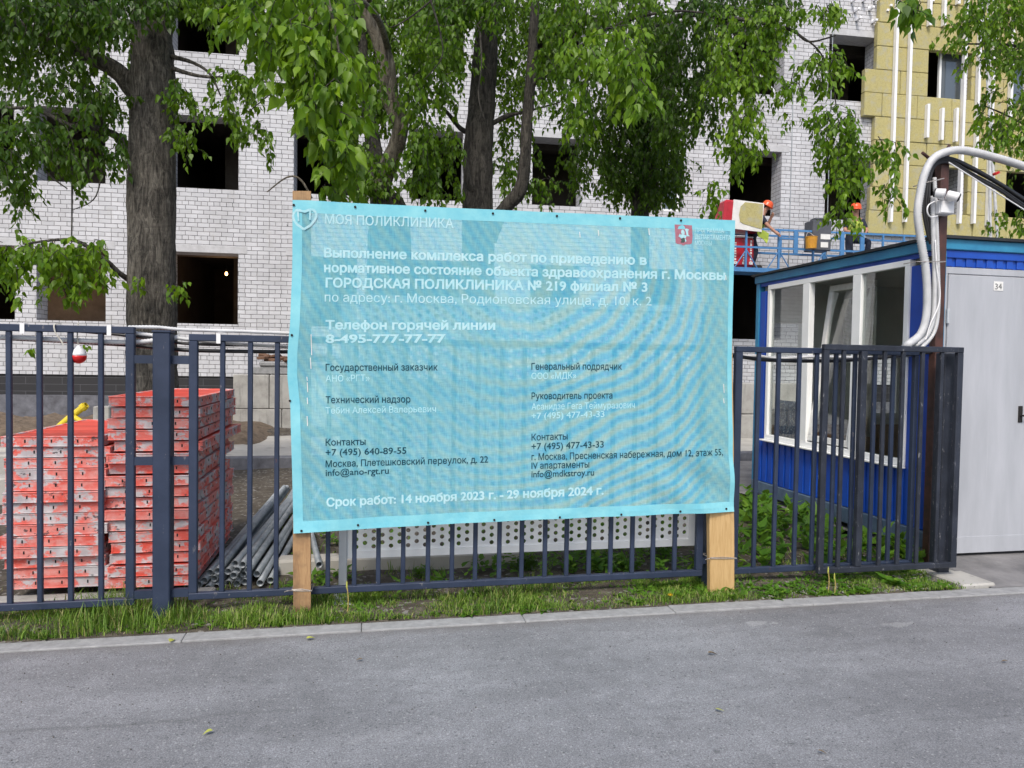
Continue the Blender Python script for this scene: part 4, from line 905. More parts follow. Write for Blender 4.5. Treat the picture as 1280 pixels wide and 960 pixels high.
g = MB(); g.box((HX-.02, HY0+.0, HZ0), (HX+.08, HY1, .255), 0, .006); obj('base_frame', g, M['hut_base'], hut)
g = MB(); g.box((HX+.02, HY0+.1, HZ0-.13), (HX+.3, HY0+.4, HZ0)); g.box((HX+.02, HY1-.4, HZ0-.13), (HX+.3, HY1-.1, HZ0)); g.box((HXR-.4, HY0+.1, HZ0-.13), (HXR-.1, HY0+.4, HZ0)); obj('support_block', g, M['kerb'], hut)
g = MB(); g.box((HX-.03, HY0-.03, HZT-.1), (HX+.02, HY1+.02, HZT-.012), 0, .006); g.box((HX+.02, HY0-.03, HZT-.1), (HXR, HY0+.0, HZT-.012), 0, .006)
obj('fascia', g, M['hut_trim'], hut)
g = MB(); g.add([(HX-.06, HY0-.06, HZT-.012), (HXR+.05, HY0-.06, HZT-.012), (HXR+.05, HY1+.05, HZT-.012), (HX-.06, HY1+.05, HZT-.012)]+[(HX-.06, HY0-.06, HZT+.012), (HXR+.05, HY0-.06, HZT+.012), (HXR+.05, HY1+.05, HZT+.012), (HX-.06, HY1+.05, HZT+.012)], [(3, 2, 1, 0), (4, 5, 6, 7), (0, 1, 5, 4), (1, 2, 6, 5), (2, 3, 7, 6), (3, 0, 4, 7)]); obj('roof', g, M['hut_dark'], hut)
DX1 = 5.63; zd = at(1230, 336, HY0).z
g = MB(); n = 24; p = .1
g.box((HX+.06, HY0+.012, zd+.006), (HXR, HY0+.06, HZT-.1))
k = 0; x = HX+.07
while x < HXR-.1: g.box((x, HY0+.0, zd+.006), (x+p*.62, HY0+.0125, HZT-.16), 0, .004); x += p
g.box((HX+.06, HY0-.012, HZT-.165), (HXR, HY0+.0, HZT-.1), 0, .005); obj('wall', g, M['hut'], hut)
g = MB(); x = DX1+.08; g.box((DX1+.03, HY0+.012, HZ0), (HXR, HY0+.06, zd+.006))
while x < HXR-.1: g.box((x, HY0, HZ0), (x+p*.62, HY0+.0125, zd), 0, .004); x += p
obj('wall', g, M['hut'], hut)
# door with frame, lower plate, hinge, handle, number
g = MB(); g.box((HX+.062, HY0-.01, zd-.055), (DX1+.03, HY0+.02, zd), 0, .004); g.box((HX+.062, HY0-.01, HZ0-.03), (HX+.085, HY0+.02, zd-.055), 0, .003); obj('door_frame', g, M['door'], hut)
dr = MB(); dr.box((HX+.088, HY0-.022, HZ0-.03), (DX1, HY0+.01, zd-.062), 0, .004); d_ = obj('door', dr, M['door'], hut)
zl_ = at(1230, 669, HY0).z; g = MB(); g.box((HX+.088, HY0-.026, HZ0-.028), (DX1, HY0-.0215, zl_), 0, .002); obj('kick_plate', g, M['door'], d_)
g = MB()
for zz in (at(1178, 395, HY0).z, .5): g.tube([(HX+.083, HY0-.028, zz-.06), (HX+.083, HY0-.028, zz+.06)], .012, 8)
obj('hinge', g, M['perf_leg'], d_)
ph_ = at(1271, 519, HY0); g = MB(); g.box((ph_.x-.012, HY0-.03, ph_.z-.06), (ph_.x+.03, HY0-.02, ph_.z+.08), 0, .003); g.tube([(ph_.x+.005, HY0-.03, ph_.z), (ph_.x+.005, HY0-.065, ph_.z), (ph_.x-.045+.1, HY0-.067, ph_.z)], .008, 8); obj('handle', g, M['slot'], d_)
a = at(1239.5, 352, HY0); b = at(1250.5, 364, HY0); g = MB(); g.box((a.x, HY0-.0255, b.z), (b.x, HY0-.0222, a.z)); np_ = obj('number_plate', g, M['paper'], d_)
g = MB(); text_on(g, '34', (1240.5, 362), (1249, 362), 7.5, .004, lambda px, py, d: Vector((at(px, py, HY0).x, HY0-.0262-d, at(px, py, HY0).z))); o = obj('number', g, simple('grey_print', (.06, .065, .07), None, .7, 20, 0, 0), hut)
# rest of the shell
g = MB(); g.box((HX+.06, HY0+.07, HZ0+.06), (HXR, HY1, HZ0+.14)); obj('floor', g, M['brown_board'], hut)
g = MB(); g.box((HX, HY0, HZT-.1+.02), (HXR, HY1, HZT-.03)); obj('ceiling', g, M['hut_in'], hut)
g = MB(); g.box((HXR-.06, HY0+.06, HZ0), (HXR, HY1, HZT-.06)); g.box((HX+.1, HY0+.061, HZ0+.14), (HXR-.06, HY0+.075, HZT-.1)); obj('side_lining', g, M['hut_in'], hut)
g = MB(); yb0, yb1 = HY1-.07, HY1-.01; wins = [(4.70, 5.22, 1.05, 2.2), (5.9, 6.55, 1.0, 1.8)]
X_ = [HX+.07, 4.70, 5.22, 5.9, 6.55, HXR-.06]
for i in range(5):
    if i in (1, 3): q = wins[0 if i == 1 else 1]; g.box((X_[i], yb0, HZ0), (X_[i+1], yb1, q[2])); g.box((X_[i], yb0, q[3]), (X_[i+1], yb1, HZT-.06))
    else: g.box((X_[i], yb0, HZ0), (X_[i+1], yb1, HZT-.06))
obj('back_wall', g, M['hut_in'], hut)
g = MB(); g.box((HX+.07, yb0-.012, HZ0+.14), (HXR-.06, yb0-.002, .92)); obj('wainscot', g, M['brown_board'], hut)
for x0, x1, z0, z1 in wins:
    g = MB(); t_ = .06
    g.box((x0, yb0-.02, z0), (x1, yb1, z0+t_)); g.box((x0, yb0-.02, z1-t_), (x1, yb1, z1)); g.box((x0, yb0-.02, z0+t_), (x0+t_, yb1, z1-t_)); g.box((x1-t_, yb0-.02, z0+t_), (x1, yb1, z1-t_)); obj('rear_window_frame', g, M['pvc'], hut)
# window: frame, two mullions, fixed panes, tilted middle sash
wf = .055; fx0, fx1 = HX-.016, HX+.05
m1, m2 = atx(1007, 450, HX).y, atx(1070, 450, HX).y
g = MB(); g.box((fx0, wy0, wz0), (fx1, wy1, wz0+wf), 0, .004); g.box((fx0, wy0, wz1-wf), (fx1, wy1, wz1), 0, .004); g.box((fx0, wy0, wz0+wf), (fx1, wy0+wf, wz1-wf), 0, .004); g.box((fx0, wy1-wf, wz0+wf), (fx1, wy1, wz1-wf), 0, .004)
for mm in (m1, m2): g.box((fx0, mm-.06, wz0+wf), (fx1, mm+.06, wz1-wf), 0, .004)
wn_ = obj('window', g, M['pvc'], hut)
g = MB(); g.box((fx0-.05, wy0-.02, wz0-.02), (fx0+.01, wy1+.02, wz0-.002), 0, .004); obj('sill', g, M['pvc'], wn_)
for ya, yb2 in ((wy0+wf, m2-.06), (m1+.06, wy1-wf)):
    g = MB(); g.box((HX+.012, ya, wz0+wf), (HX+.018, yb2, wz1-wf)); obj('pane', g, M['glass'], wn_)
ang = R(7.5); sy0, sy1, sz0, sz1 = m2+.066, m1-.066, wz0+wf+.012, wz1-wf-.012
Ms = Matrix.Translation((HX+.02, 0, sz0)) @ Matrix.Rotation(ang, 4, 'Y') @ Matrix.Translation((-(HX+.02), 0, -sz0))
g = MB(); sw = .065
for a, b in (((HX+.0, sy0, sz0), (HX+.05, sy1, sz0+sw)), ((HX, sy0, sz1-sw), (HX+.05, sy1, sz1)), ((HX, sy0, sz0+sw), (HX+.05, sy0+sw, sz1-sw)), ((HX, sy1-sw, sz0+sw), (HX+.05, sy1, sz1-sw))): g.box(a, b, 0, .004, Ms)
sash = obj('window', g, M['pvc_dirty'], hut); g = MB(); g.box((HX+.02, sy0+sw, sz0+sw), (HX+.026, sy1-sw, sz1-sw), 0, 0, Ms); obj('pane', g, M['glass'], sash)
def drape(y0, y1, z0, z1, x, amp, m, nm):
    g = MB(); n = 40; V = []
    for j in range(7):
        for i in range(n+1): y = y0+(y1-y0)*i/n; V.append((x+amp*math.sin(y*46)+.3*amp*math.sin(y*101), y, z0+(z1-z0)*j/6))
    g.add(V, [(j*(n+1)+i, j*(n+1)+i+1, (j+1)*(n+1)+i+1, (j+1)*(n+1)+i) for j in range(6) for i in range(n)]); o = obj(nm, g, m, hut, smooth=True); sm_ = o.modifiers.new('thickness', 'SOLIDIFY'); sm_.thickness = .003
drape(m1+.02, wy1-.03, wz0+.02, 1.23, HX+.11, .006, M['floral'], 'floral_cloth')
drape(m1-.35, m1-.02, .9, 2.35, HX+.42, .02, M['curtain'], 'curtain'); drape(m2-.02, m2+.12, .95, 2.4, HX+.2, .015, M['curtain'], 'curtain')

# ------------------------------------------------------------------ POLE WITH CAMERAS AND CABLES
PYL = 4.98
xa, xb = at(1169.5, 320, PYL).x, at(1179.5, 320, PYL).x; zt = at(1178, 190, PYL).z
t = thing('utility_pole', 'rust brown square steel pole with cables at the corner of the hut', 'pole', ((xa+xb)/2, PYL, 0))
g = MB(); g.box((xa, PYL-.03, -.05), (xb, PYL+.04, zt), 0, .004); obj('pole', g, M['brown_steel'], t)
for a, b in (((1176, 199), (1187, 181)), ((1163, 199), (1153, 191))):
    g = MB(); g.tube([at(*a, PYL-.02), at(*b, PYL-.05)], .012, 8); obj('hook', g, M['brown_steel'], t)
yc = PYL-.07
big = [(1420, 262), (1340, 231), (1280, 208), (1240, 196), (1208, 188.5), (1186, 189), (1167, 198), (1156, 217), (1150, 242), (1147, 268), (1151, 300), (1157, 335), (1159, 370), (1157, 400), (1149, 420), (1132, 434)]
cable('corrugated_conduit', 'thick pale corrugated conduit arching over the brown pole down to the hut', [Vector((12.5, yc+.1, 3.75)), Vector((8.6, yc, 3.05))]+[at(x, y, yc-.02) for x, y in big]+[Vector((HX+.05, HY0+.3, at(1132, 434, yc).z-.03))], .032, M['conduit'], 'cables on the brown pole', 12, True)
cable('corrugated_conduit', 'middle pale corrugated conduit running down the brown pole', [at(x, y, yc) for x, y in ((1166, 245), (1166.5, 290), (1168, 330), (1168, 370), (1166, 400), (1158, 420), (1142, 434))]+[Vector((HX+.03, HY0+.35, at(1142, 434, yc).z-.03))], .02, M['conduit'], 'cables on the brown pole', 10, True)
cable('corrugated_conduit', 'slim pale corrugated conduit nearest to the grey door', [at(x, y, yc+.01) for x, y in ((1168, 222), (1171, 290), (1172.5, 340), (1173, 380), (1170, 408), (1162, 424), (1148, 436))]+[Vector((HX+.03, HY0+.4, at(1148, 436, yc).z-.03))], .017, M['conduit'], 'cables on the brown pole', 10, True)
cable('white_cable', 'thin white cable bowing out to the right of the conduits', [at(x, y, yc-.03) for x, y in ((1169, 300), (1171, 335), (1175, 365), (1172, 385), (1163, 405), (1157, 425))], .005, M['white_plastic'], 'cables on the brown pole')
for k in range(6):
    dx_, dy_ = (k % 3-1)*3.2, (k//3)*3.5
    nm = ('topmost', 'second', 'third', 'fourth', 'fifth', 'lowest')[k]
    P = [(1425, 322+dy_+k*2), (1340, 282+dy_+k*2), (1285, 251+dy_+k*1.6), (1250, 229+dy_+k*1.2), (1215, 209+dy_+k*1.5), (1188, 197.5+k*1.3), (1172, 200+k), (1162+dx_*.6, 218), (1158+dx_, 246), (1158+dx_, 268), (1162+dx_*.8, 292), (1165+dx_*.5, 305)]
    cable('black_cable', f'{nm} black cable of the bundle strung from the brown pole to the right', [Vector((12.5, yc+.1, 3.5+.03*k)), Vector((8.6, yc+.03, 2.74+.015*k))]+[at(x, y, yc+.035-.012*(k % 2)) for x, y in P], .011, M['cable'], 'black cables strung from the pole')
cable('white_cable', 'thin white cable slung below the black bundle on the right', [Vector((12.5, yc+.1, 3.4)), Vector((8.6, yc, 2.68))]+[at(x, y, yc) for x, y in ((1425, 345), (1340, 300), (1280, 262), (1240, 237), (1205, 215), (1186, 203))], .005, M['white_plastic'], 'cables on the brown pole')
p = at(1246, 225, yc); g = MB(); g.tube([p+Vector((-.012, 0, .06)), p+Vector((-.004, 0, .045))], .026, 10); tag(obj('cable_band', g, M['red_tie']), 'red tape band round the black cable bundle', 'cable band')
for (pxa, pya), (pxb, pyb), lab in (((1146, 327), (1182, 327), 'wire band holding the conduits to the pole above the grey door frame'), ((1158, 228), (1180, 223), 'wire band round the cables above the white cameras')):
    g = MB(); a, b = at(pxa, pya, yc-.045), at(pxb, pyb, yc-.045); g.tube([a+Vector((0, .14, 0)), a, b, b+Vector((0, .14, 0))], .004, 5); tag(obj('wire_band', g, M['wire']), lab, 'wire band')
a = at(1172.5, 250, yc-.03); b = at(1190, 268.5, yc-.03)
t = thing('junction_box', 'square white junction box on the brown pole under the cameras', 'junction box', (a.x, yc, b.z)); g = MB(); g.box((a.x, yc-.05, b.z), (b.x, yc+.04, a.z), 0, .006); obj('box', g, M['white_plastic'], t); g = MB(); g.box((a.x+.006, yc-.058, b.z+.006), (b.x-.006, yc-.05, a.z-.006), 0, .003); obj('cover', g, M['white_plastic'], t)
g = MB(); g.tube(spline([at(1170, 251, yc-.06), at(1161, 256, yc-.09), at(1159, 264, yc-.09), at(1163, 271, yc-.08), at(1172, 270, yc-.05)]), .005, 6); obj('cable_loop', g, M['white_plastic'], t)
for (xa_, ya_), (xb_, yb_2), lab in (((1169, 241), (1181, 242), 'white security camera facing left on the brown pole'), ((1183, 243), (1198, 247), 'white security camera facing right on the brown pole')):
    a, b = at(xa_, ya_, yc-.07), at(xb_, yb_2, yc-.12); t = thing('security_camera', lab, 'security camera', (a+b)/2, 'security cameras on the brown pole'); d = (b-a).normalized(); L = (b-a).length
    g = MB(); g.lathe([(.025, 0), (.034, .008), (.036, L*.85), (.037, L)], a, d, 14); obj('body', g, M['white_plastic'], t, smooth=True)
    e, dd = (a, -d) if xa_ < 1175 else (b, d); g = MB(); g.lathe([(.033, -.004), (.033, .006), (.02, .012)], e, dd, 14); obj('lens', g, M['cable'], t)
    g = MB(); g.tube([(a+b)/2+Vector((0, .0, -.03)), at(1180, 251, yc-.02)], .014, 8); obj('arm', g, M['white_plastic'], t)
for k, (xa_, xb_) in enumerate(((1232, 1247), (1243, 1238))):
    a, b = atd(xa_-8, -60, 15.2), atd(xb_, 300, 15.2); g = MB(); g.tube([a, b], .028, 8); tag(obj('hanging_hose', g, M['conduit']), ('grey hose hanging in front of the yellow insulation, leaning right', 'grey hose hanging in front of the yellow insulation, leaning left')[k], 'hose', 'hoses hanging by the insulation')

# ------------------------------------------------------------------ SUSPENDED PLATFORM in the building's frame: local x along wall, y = -offset
def BW(x, off, z): return BO+bu*x-bn*off+Vector((0, 0, z))
OF = 1.35                                             # front railing distance off the wall
cz = lambda px, py: bl(px, py, OF)
x0, zr = cz(880, 286); x1, _ = cz(1235, 290); zf = cz(935, 336)[1]; zr = cz(975, 287.5)[1]; zm = cz(975, 310.5)[1]
t = thing('suspended_platform', 'blue steel work platform hanging in front of the brick building', 'work platform', BO, rz=BR)
L_ = lambda name, g, m, p=None, **k: obj(name, g, m, p or t, local=True, **k)
g = MB(); g.box((x0, -OF, zf-.05), (x1, -OF+.75, zf)); g.box((x0, -OF-.03, zf-.07), (x1, -OF+.0, zf+.03)); L_('deck', g, M['lift'])
for off, nm in ((OF, 'railing'), (OF-.75, 'railing')):
    g = MB()
    for z in (zr, zm): g.box((x0, -off-.018, z-.022), (x1, -off+.018, z+.022))
    if off == OF: g.box((cz(975, 298)[0], -off-.018, cz(975, 298)[1]-.02), (cz(995, 298)[0], -off+.018, cz(975, 298)[1]+.02))
    x = x0; k = 0
    for px in (882, 908, 933, 974, 995, 1017, 1053, 1078, 1104, 1130, 1160, 1190, 1228):
        if off != OF and k % 2: k += 1; continue
        xx = cz(px, 290)[0]; wd = .05 if px in (995, 1038, 1053, 1078) else .022; g.box((xx-wd, -off-.02, zf if px not in (995,) else zm-.1), (xx+wd, -off+.02, zr)); k += 1
    if off == OF:
        for px in (933, 974, 1030, 1085, 1130, 1180):
            xx = cz(px, 310)[0]
            for s in (-1, 1): g.tube([(xx, -off, zm-.06), (xx+s*.3, -off, zf)], .014, 6)
    L_(nm, g, M['lift'])
g = MB(); xa, za = cz(1015, 275); xb, zb_ = cz(1037, 314); g.box((xa, -OF-.06, zb_), (xb, -OF+.34, za), 0, .02); g.box((xa+.06, -OF-.065+.0, za), (xb-.1, -OF+.2, za+.05), 0, .01); cbx = L_('control_box', g, M['lift_grey'])
g = MB()
for a, b in (((1024, 293), (1036, 300)), ((1024, 303), (1033, 310))): q, r_ = cz(*a), cz(*b); g.box((q[0], -OF-.068, r_[1]), (r_[0], -OF-.0625, q[1]))
L_('notice', g, M['paper'], cbx)
xa, za = cz(1002.5, 298); xb, zb_ = cz(1015.5, 312.5)
p = BW((xa+xb)/2, OF+.17, zb_); t2 = thing('bucket', 'ochre yellow bucket hooked on the platform railing beside the grey box', 'bucket', p); rr = (xb-xa)/2
g = MB(); g.lathe([(rr*.88, 0), (rr, za-zb_), (rr*1.05, za-zb_), (rr*1.05, za-zb_+.015)], p, n=16); obj('bucket', g, M['ochre'], t2, smooth=False)
g = MB(); g.tube(spline([p+Vector((-rr, .0, za-zb_)), p+Vector((0, .12, za-zb_+.14)), p+Vector((rr, 0, za-zb_))]), .008, 5); obj('handle', g, M['wire'], t2)
for px, yt, lab in ((998, 60, 'thin steel wire rope hanging down the white wall behind the ochre bucket'), (1046, 170, 'thin steel wire rope hanging beside the second worker')):
    xx = cz(px, 280)[0]; g = MB(); g.tube([BW(xx, OF-.4, zf), BW(xx, OF-.4, 13.9)], .012, 6); tag(obj('wire_rope', g, M['tube']), lab, 'wire rope', 'wire ropes of the platform')
# insulation packs
def pack(name, lab, c, M4, dims, tilt_win):
    t = thing(name, lab, 'insulation pack', c, 'film wrapped insulation packs')
    a, b, h = dims; g = MB(); g.box((-a/2, -b/2, -h/2), (a/2, b/2, h/2), 0, .05); o = obj('wrapper', g, M['pack_red'], t, local=True); o.matrix_local = M4
    g = MB()
    if tilt_win:
        g.poly([(-.28, -h/2-.004), (a/2+.0, -h/2-.004), (a/2, h/2+.004), (-.28, h/2+.004)], -b/2-.012, -b/2+.02); o2 = obj('white_band', g, M['pack_white'], t, local=True); o2.matrix_local = M4
        pts = [(-.12, .0), (-.10, h/2-.14), (.0, h/2-.03), (a/2-.03, h/2-.02), (a/2-.0, -h/2+.06), (.02, -h/2+.13), (-.08, -h/2+.17)]
        g = MB(); g.poly(pts, -b/2-.022, -b/2+.0); o3 = obj('window_film', g, M['wool'], t, local=True); o3.matrix_local = M4
        g = MB()
        for k in range(2): g.box((-.62+.12*k, -b/2-.006, -.14+.1*k), (-.36+.1*k, -b/2-.001, -.11+.1*k), 0, 0, Matrix.Rotation(R(-32), 4, 'Y'))
        o4 = obj('stripe', g, M['pack_white'], t, local=True); o4.matrix_local = M4
    else:
        for x in (-.19, .03, .2):
            g = MB(); rs_ = random.Random(int(x*100))
            z = -h/2+.08
            while z < (h/2-.12 if x != .03 else -.05): hh = rs_.uniform(.02, .06); g.box((x-.022, -b/2-.006, z), (x+.022, -b/2-.001, z+hh)); z += hh+.022
            g.box((x-.04, -b/2-.006, -h/2+.06), (x+.05, -b/2-.0015, -h/2+.12)); o4 = obj('print_marks', g, M['pack_white'], t, local=True); o4.matrix_local = M4
        g = MB(); g.box((-a/2+.02, -b/2+.02, h/2-.02), (a/2-.02, b/2-.02, h/2+.02), 0, .015); o5 = obj('top_fold', g, M['pack_white'], t, local=True); o5.matrix_local = M4
    return t
xa, za = cz(918, 294); xb, zb_ = cz(946.5, 333)
c = BW((xa+xb)/2, OF-.36, (za+zb_)/2); pack('insulation_pack', 'upright red insulation pack with pale print standing on the platform', c, Matrix.Rotation(BR, 4, 'Z'), (xb-xa, .42, za-zb_), False)
xa, za = cz(904, 252); xb, zb_ = cz(951, 290)
c = BW((xa+xb)/2, OF-.2, (za+zb_)/2+.02); pack('insulation_pack', 'tilted red and white insulation pack with a see-through side lying on the railing', c, Matrix.Rotation(BR, 4, 'Z') @ Matrix.Rotation(R(4), 4, 'Y'), (xb-xa, .55, za-zb_), True)
g = MB(); 
tag(obj('lime_cloth', MB().add([BW(cz(x, y)[0], OF+.05+.03*math.sin(x), cz(x, y)[1]) for x, y in ((944, 291), (952, 288), (960, 292), (959, 300), (956, 305), (953, 299), (947, 296))], [(0, 1, 2, 3, 4, 5, 6)][:1]), M['vest']), 'crumpled lime cloth hanging on the railing by the first worker', 'cloth')
bpy.data.objects['lime_cloth'].modifiers.new('thickness', 'SOLIDIFY').thickness = .02

# ------------------------------------------------------------------ PEOPLE on the platform (skin grown bodies)
def skin_mesh(name, J, Ed, m, parent, sub=1):
    me = bpy.data.meshes.new(name); K = list(J); me.from_pydata([J[k][0] for k in K], [(K.index(a), K.index(b)) for a, b in Ed], []); me.materials.append(m)
    o = bpy.data.objects.new(name, me); COL.objects.link(o); o.parent = parent; md = o.modifiers.new('skin', 'SKIN')
    for i, k in enumerate(K):
        sv_ = me.skin_vertices[0].data[i]; sv_.radius = J[k][1] if isinstance(J[k][1], tuple) else (J[k][1],)*2; sv_.use_root = (i == 0)
    md.use_smooth_shade = True; s2 = o.modifiers.new('sub', 'SUBSURF'); s2.levels = sub; s2.render_levels = sub; return o
def person(lab, c, rz, J):
    t = thing('person', lab, 'person', c, 'workers on the platform', rz)
    E_ = [('pel', 'bel'), ('bel', 'che'), ('che', 'nek'), ('nek', 'hd0'), ('hd0', 'hd1'), ('hd1', 'nos')]
    for s in 'lr': E_ += [('che', 'sh'+s), ('sh'+s, 'el'+s), ('el'+s, 'wr'+s), ('wr'+s, 'ha'+s), ('ha'+s, 'f1'+s), ('ha'+s, 'f2'+s), ('ha'+s, 'th'+s), ('pel', 'hi'+s), ('hi'+s, 'kn'+s), ('kn'+s, 'an'+s), ('an'+s, 'to'+s)]
    rad = dict(pel=.125, bel=.12, che=(.155, .125), nek=.068, hd0=.085, hd1=.09, nos=.028)
    for s in 'lr': rad.update({'sh'+s: .07, 'el'+s: .047, 'wr'+s: .034, 'ha'+s: .034, 'f1'+s: .014, 'f2'+s: .014, 'th'+s: .013, 'hi'+s: .095, 'kn'+s: .065, 'an'+s: .042, 'to'+s: .036})
    V = {k: Vector(v) for k, v in J.items()}
    hd = (V['hd1']-V['hd0']).normalized(); face = Vector(J['face']).normalized(); V['nos'] = V['hd1']+face*.105-hd*.02
    for s in 'lr':
        d = (V['wr'+s]-V['el'+s]).normalized(); si = d.orthogonal().normalized(); V['ha'+s] = V['wr'+s]+d*.07; V['f1'+s] = V['ha'+s]+d*.09+si*.022; V['f2'+s] = V['ha'+s]+d*.08-si*.024; V['th'+s] = V['ha'+s]+d*.03+si.cross(d)*.055
        V['to'+s] = V['an'+s]+Vector((0, -.17, -.035)); 
    del V['face']
    skin_mesh('body', {k: (V[k], rad[k]) for k in V}, E_, M['skin'], t, 2)
    cl = {k: (V[k], (rad[k][0]+.015, rad[k][1]+.015) if isinstance(rad[k], tuple) else rad[k]+.015) for k in V if k[:2] not in ('hd', 'no', 'ne', 'wr', 'ha', 'f1', 'f2', 'th')}
    for s in 'lr': cl['el'+s] = (V['sh'+s].lerp(V['el'+s], .85), .058)
    skin_mesh('workwear', cl, [e for e in E_ if e[0] in cl and e[1] in cl], M['navy'], t, 2)
    vs_ = {k: (V[k], r_) for k, r_ in (('bel', .185), ('che', (.235, .20)))}; up = (V['che']-V['bel']); vs_['top'] = (V['che']+up*.36, (.20, .17)); vs_['low'] = (V['bel']-up*.5, .185)
    skin_mesh('safety_vest', {k: vs_[k] for k in ('low', 'bel', 'che', 'top')}, [('low', 'bel'), ('bel', 'che'), ('che', 'top')], M['vest'], t, 2)
    c0 = V['hd1']+hd*.012; g = MB(); g.lathe([(.132, .0), (.138, .012), (.128, .022), (.125, .07), (.105, .115), (.06, .145), (.012, .152)], c0, hd, 18); b_ = c0+face*.085+hd*.006; g.lathe([(.075, -.004), (.078, .004), (.05, .012)], b_, hd, 12); obj('helmet', g, M['helmet'], t, smooth=True, local=True)
    g = MB(); si = hd.cross(face)
    for s in (-1, 1): g.lathe([(.004, -.006), (.011, 0), (.004, .006)], V['hd1']+face*.088+si*.034*s-hd*.002, face, 8)
    g.box((-.022, -.004, -.004), (.022, .004, .004), 0, 0, Matrix.Translation(V['hd1']+face*.09-hd*.062)); obj('eyes', g, M['hair'], t, local=True)
    g = MB(); bk = V['hd0'].lerp(V['hd1'], .75)-face*.035; g.lathe([(.03, -.09), (.07, -.06), (.085, 0), (.07, .05)], bk, hd, 12); obj('hair', g, M['hair'], t, smooth=True, local=True)
    for s in 'lr': g = MB(); q = V['an'+s]; g.box((q.x-.05, q.y-.24, q.z-.075), (q.x+.05, q.y+.07, q.z+.04), 0, .03); obj('boot', g, M['hair'], t, local=True)
    return t
# local frame of a person: -y is forward, z up from the deck, sized in metres
px1, _ = cz(958, 300); dk = zf
person('worker in an orange helmet and lime vest leaning over the railing beside the red packs', BW(px1-.08, OF-.36, dk), BR+R(62), dict(pel=(0, .10, .86), bel=(0, .03, 1.0), che=(0, -.06, 1.2), nek=(0, -.14, 1.37), hd0=(0, -.17, 1.44), hd1=(0, -.22, 1.52), face=(0, -1, -.35),
    shl=(.18, -.08, 1.27), ell=(.22, -.24, 1.08), wrl=(.16, -.32, 1.27), shr=(-.18, -.10, 1.26), elr=(-.24, -.26, 1.03), wrr=(-.24, -.44, .87), hil=(.10, .11, .82), knl=(.11, .02, .45), anl=(.11, .1, .09), hir=(-.10, .11, .82), knr=(-.11, .0, .45), anr=(-.11, .08, .09)))
px2, _ = cz(1079, 300)
person('worker in an orange helmet and open lime vest crouching on the platform beside the insulation', BW(px2+.05, OF-.38, dk), BR+R(-12), dict(pel=(0, .16, .92-.02), bel=(0, .14, 1.06), che=(0, .08, 1.27), nek=(0, .05, 1.44), hd0=(-.005, .035, 1.51), hd1=(-.01, .01, 1.60), face=(-.35, -1, -.15),
    shl=(.19, .07, 1.33), ell=(.26, .0, 1.08), wrl=(.18, -.2, 1.02), shr=(-.19, .07, 1.33), elr=(-.26, 0, 1.08), wrr=(-.16, -.2, 1.0), hil=(.10, .14, .88), knl=(.24, -.2, .78), anl=(.24, -.05, .38), hir=(-.10, .15, .88), knr=(-.12, .02, .46), anr=(-.12, .12, .09)))
g = MB(); xx = px2+.29; g.box((xx-.22, -OF+.18, dk), (xx+.22, -OF+.6, dk+.3), 0, .02); st = obj('tool_crate', g, M['lift_grey']); st.location = BO; st.rotation_euler.z = BR; tag(st, 'low dark crate under the foot of the crouching worker', 'crate')

# ------------------------------------------------------------------ TREES
TPL = np.array([(0, 0, 0), (0, .40, .0), (0, 1.08, -.13), (-.25, .16, .06), (-.27, .42, .06), (.25, .16, .06), (.27, .42, .06), (-.13, .72, .0), (.13, .72, .0)])
TF = [(0, 1, 4, 3), (1, 2, 7, 4), (0, 5, 6, 1), (1, 6, 8, 2)]
class Leaves:
    def __init__(s): s.P = []; s.D = []; s.N = []; s.S = []
    def put(s, p, d, n, size): s.P.append(p); s.D.append(d); s.N.append(n); s.S.append(size)
    def build(s, name, m, parent):
        if not s.P: return None
        P = np.array(s.P); D = np.array(s.D); N = np.array(s.N); S = np.array(s.S)[:, None]
        D /= np.linalg.norm(D, axis=1)[:, None]; X = np.cross(D, N); X /= np.linalg.norm(X, axis=1)[:, None]+1e-9; Z = np.cross(X, D)
        wv = rng.uniform(.85, 1.15, (len(P), 1)); cu = rng.uniform(-.6, 2.2, (len(P), 1))
        V = np.stack([P+S*(X*t_[0]*wv+D*t_[1]+Z*t_[2]*cu) for t_ in TPL], 1).reshape(-1, 3)
        k = len(TPL); Fc = (np.arange(len(P))[:, None, None]*k+np.array(TF)[None]).reshape(-1, 4)
        o_ = np.array(ORIG[parent.name]); V -= o_
        me = bpy.data.meshes.new(name); me.vertices.add(len(V)); me.vertices.foreach_set('co', V.ravel()); me.loops.add(Fc.size); me.loops.foreach_set('vertex_index', Fc.ravel().astype(np.int32))
        me.polygons.add(len(Fc)); me.polygons.foreach_set('loop_start', np.arange(0, Fc.size, 4, dtype=np.int32)); me.update(calc_edges=True); me.validate(); me.materials.append(m)
        o = bpy.data.objects.new(name, me); COL.objects.link(o); o.parent = parent; ORIG[o.name] = Vector(o_); return o
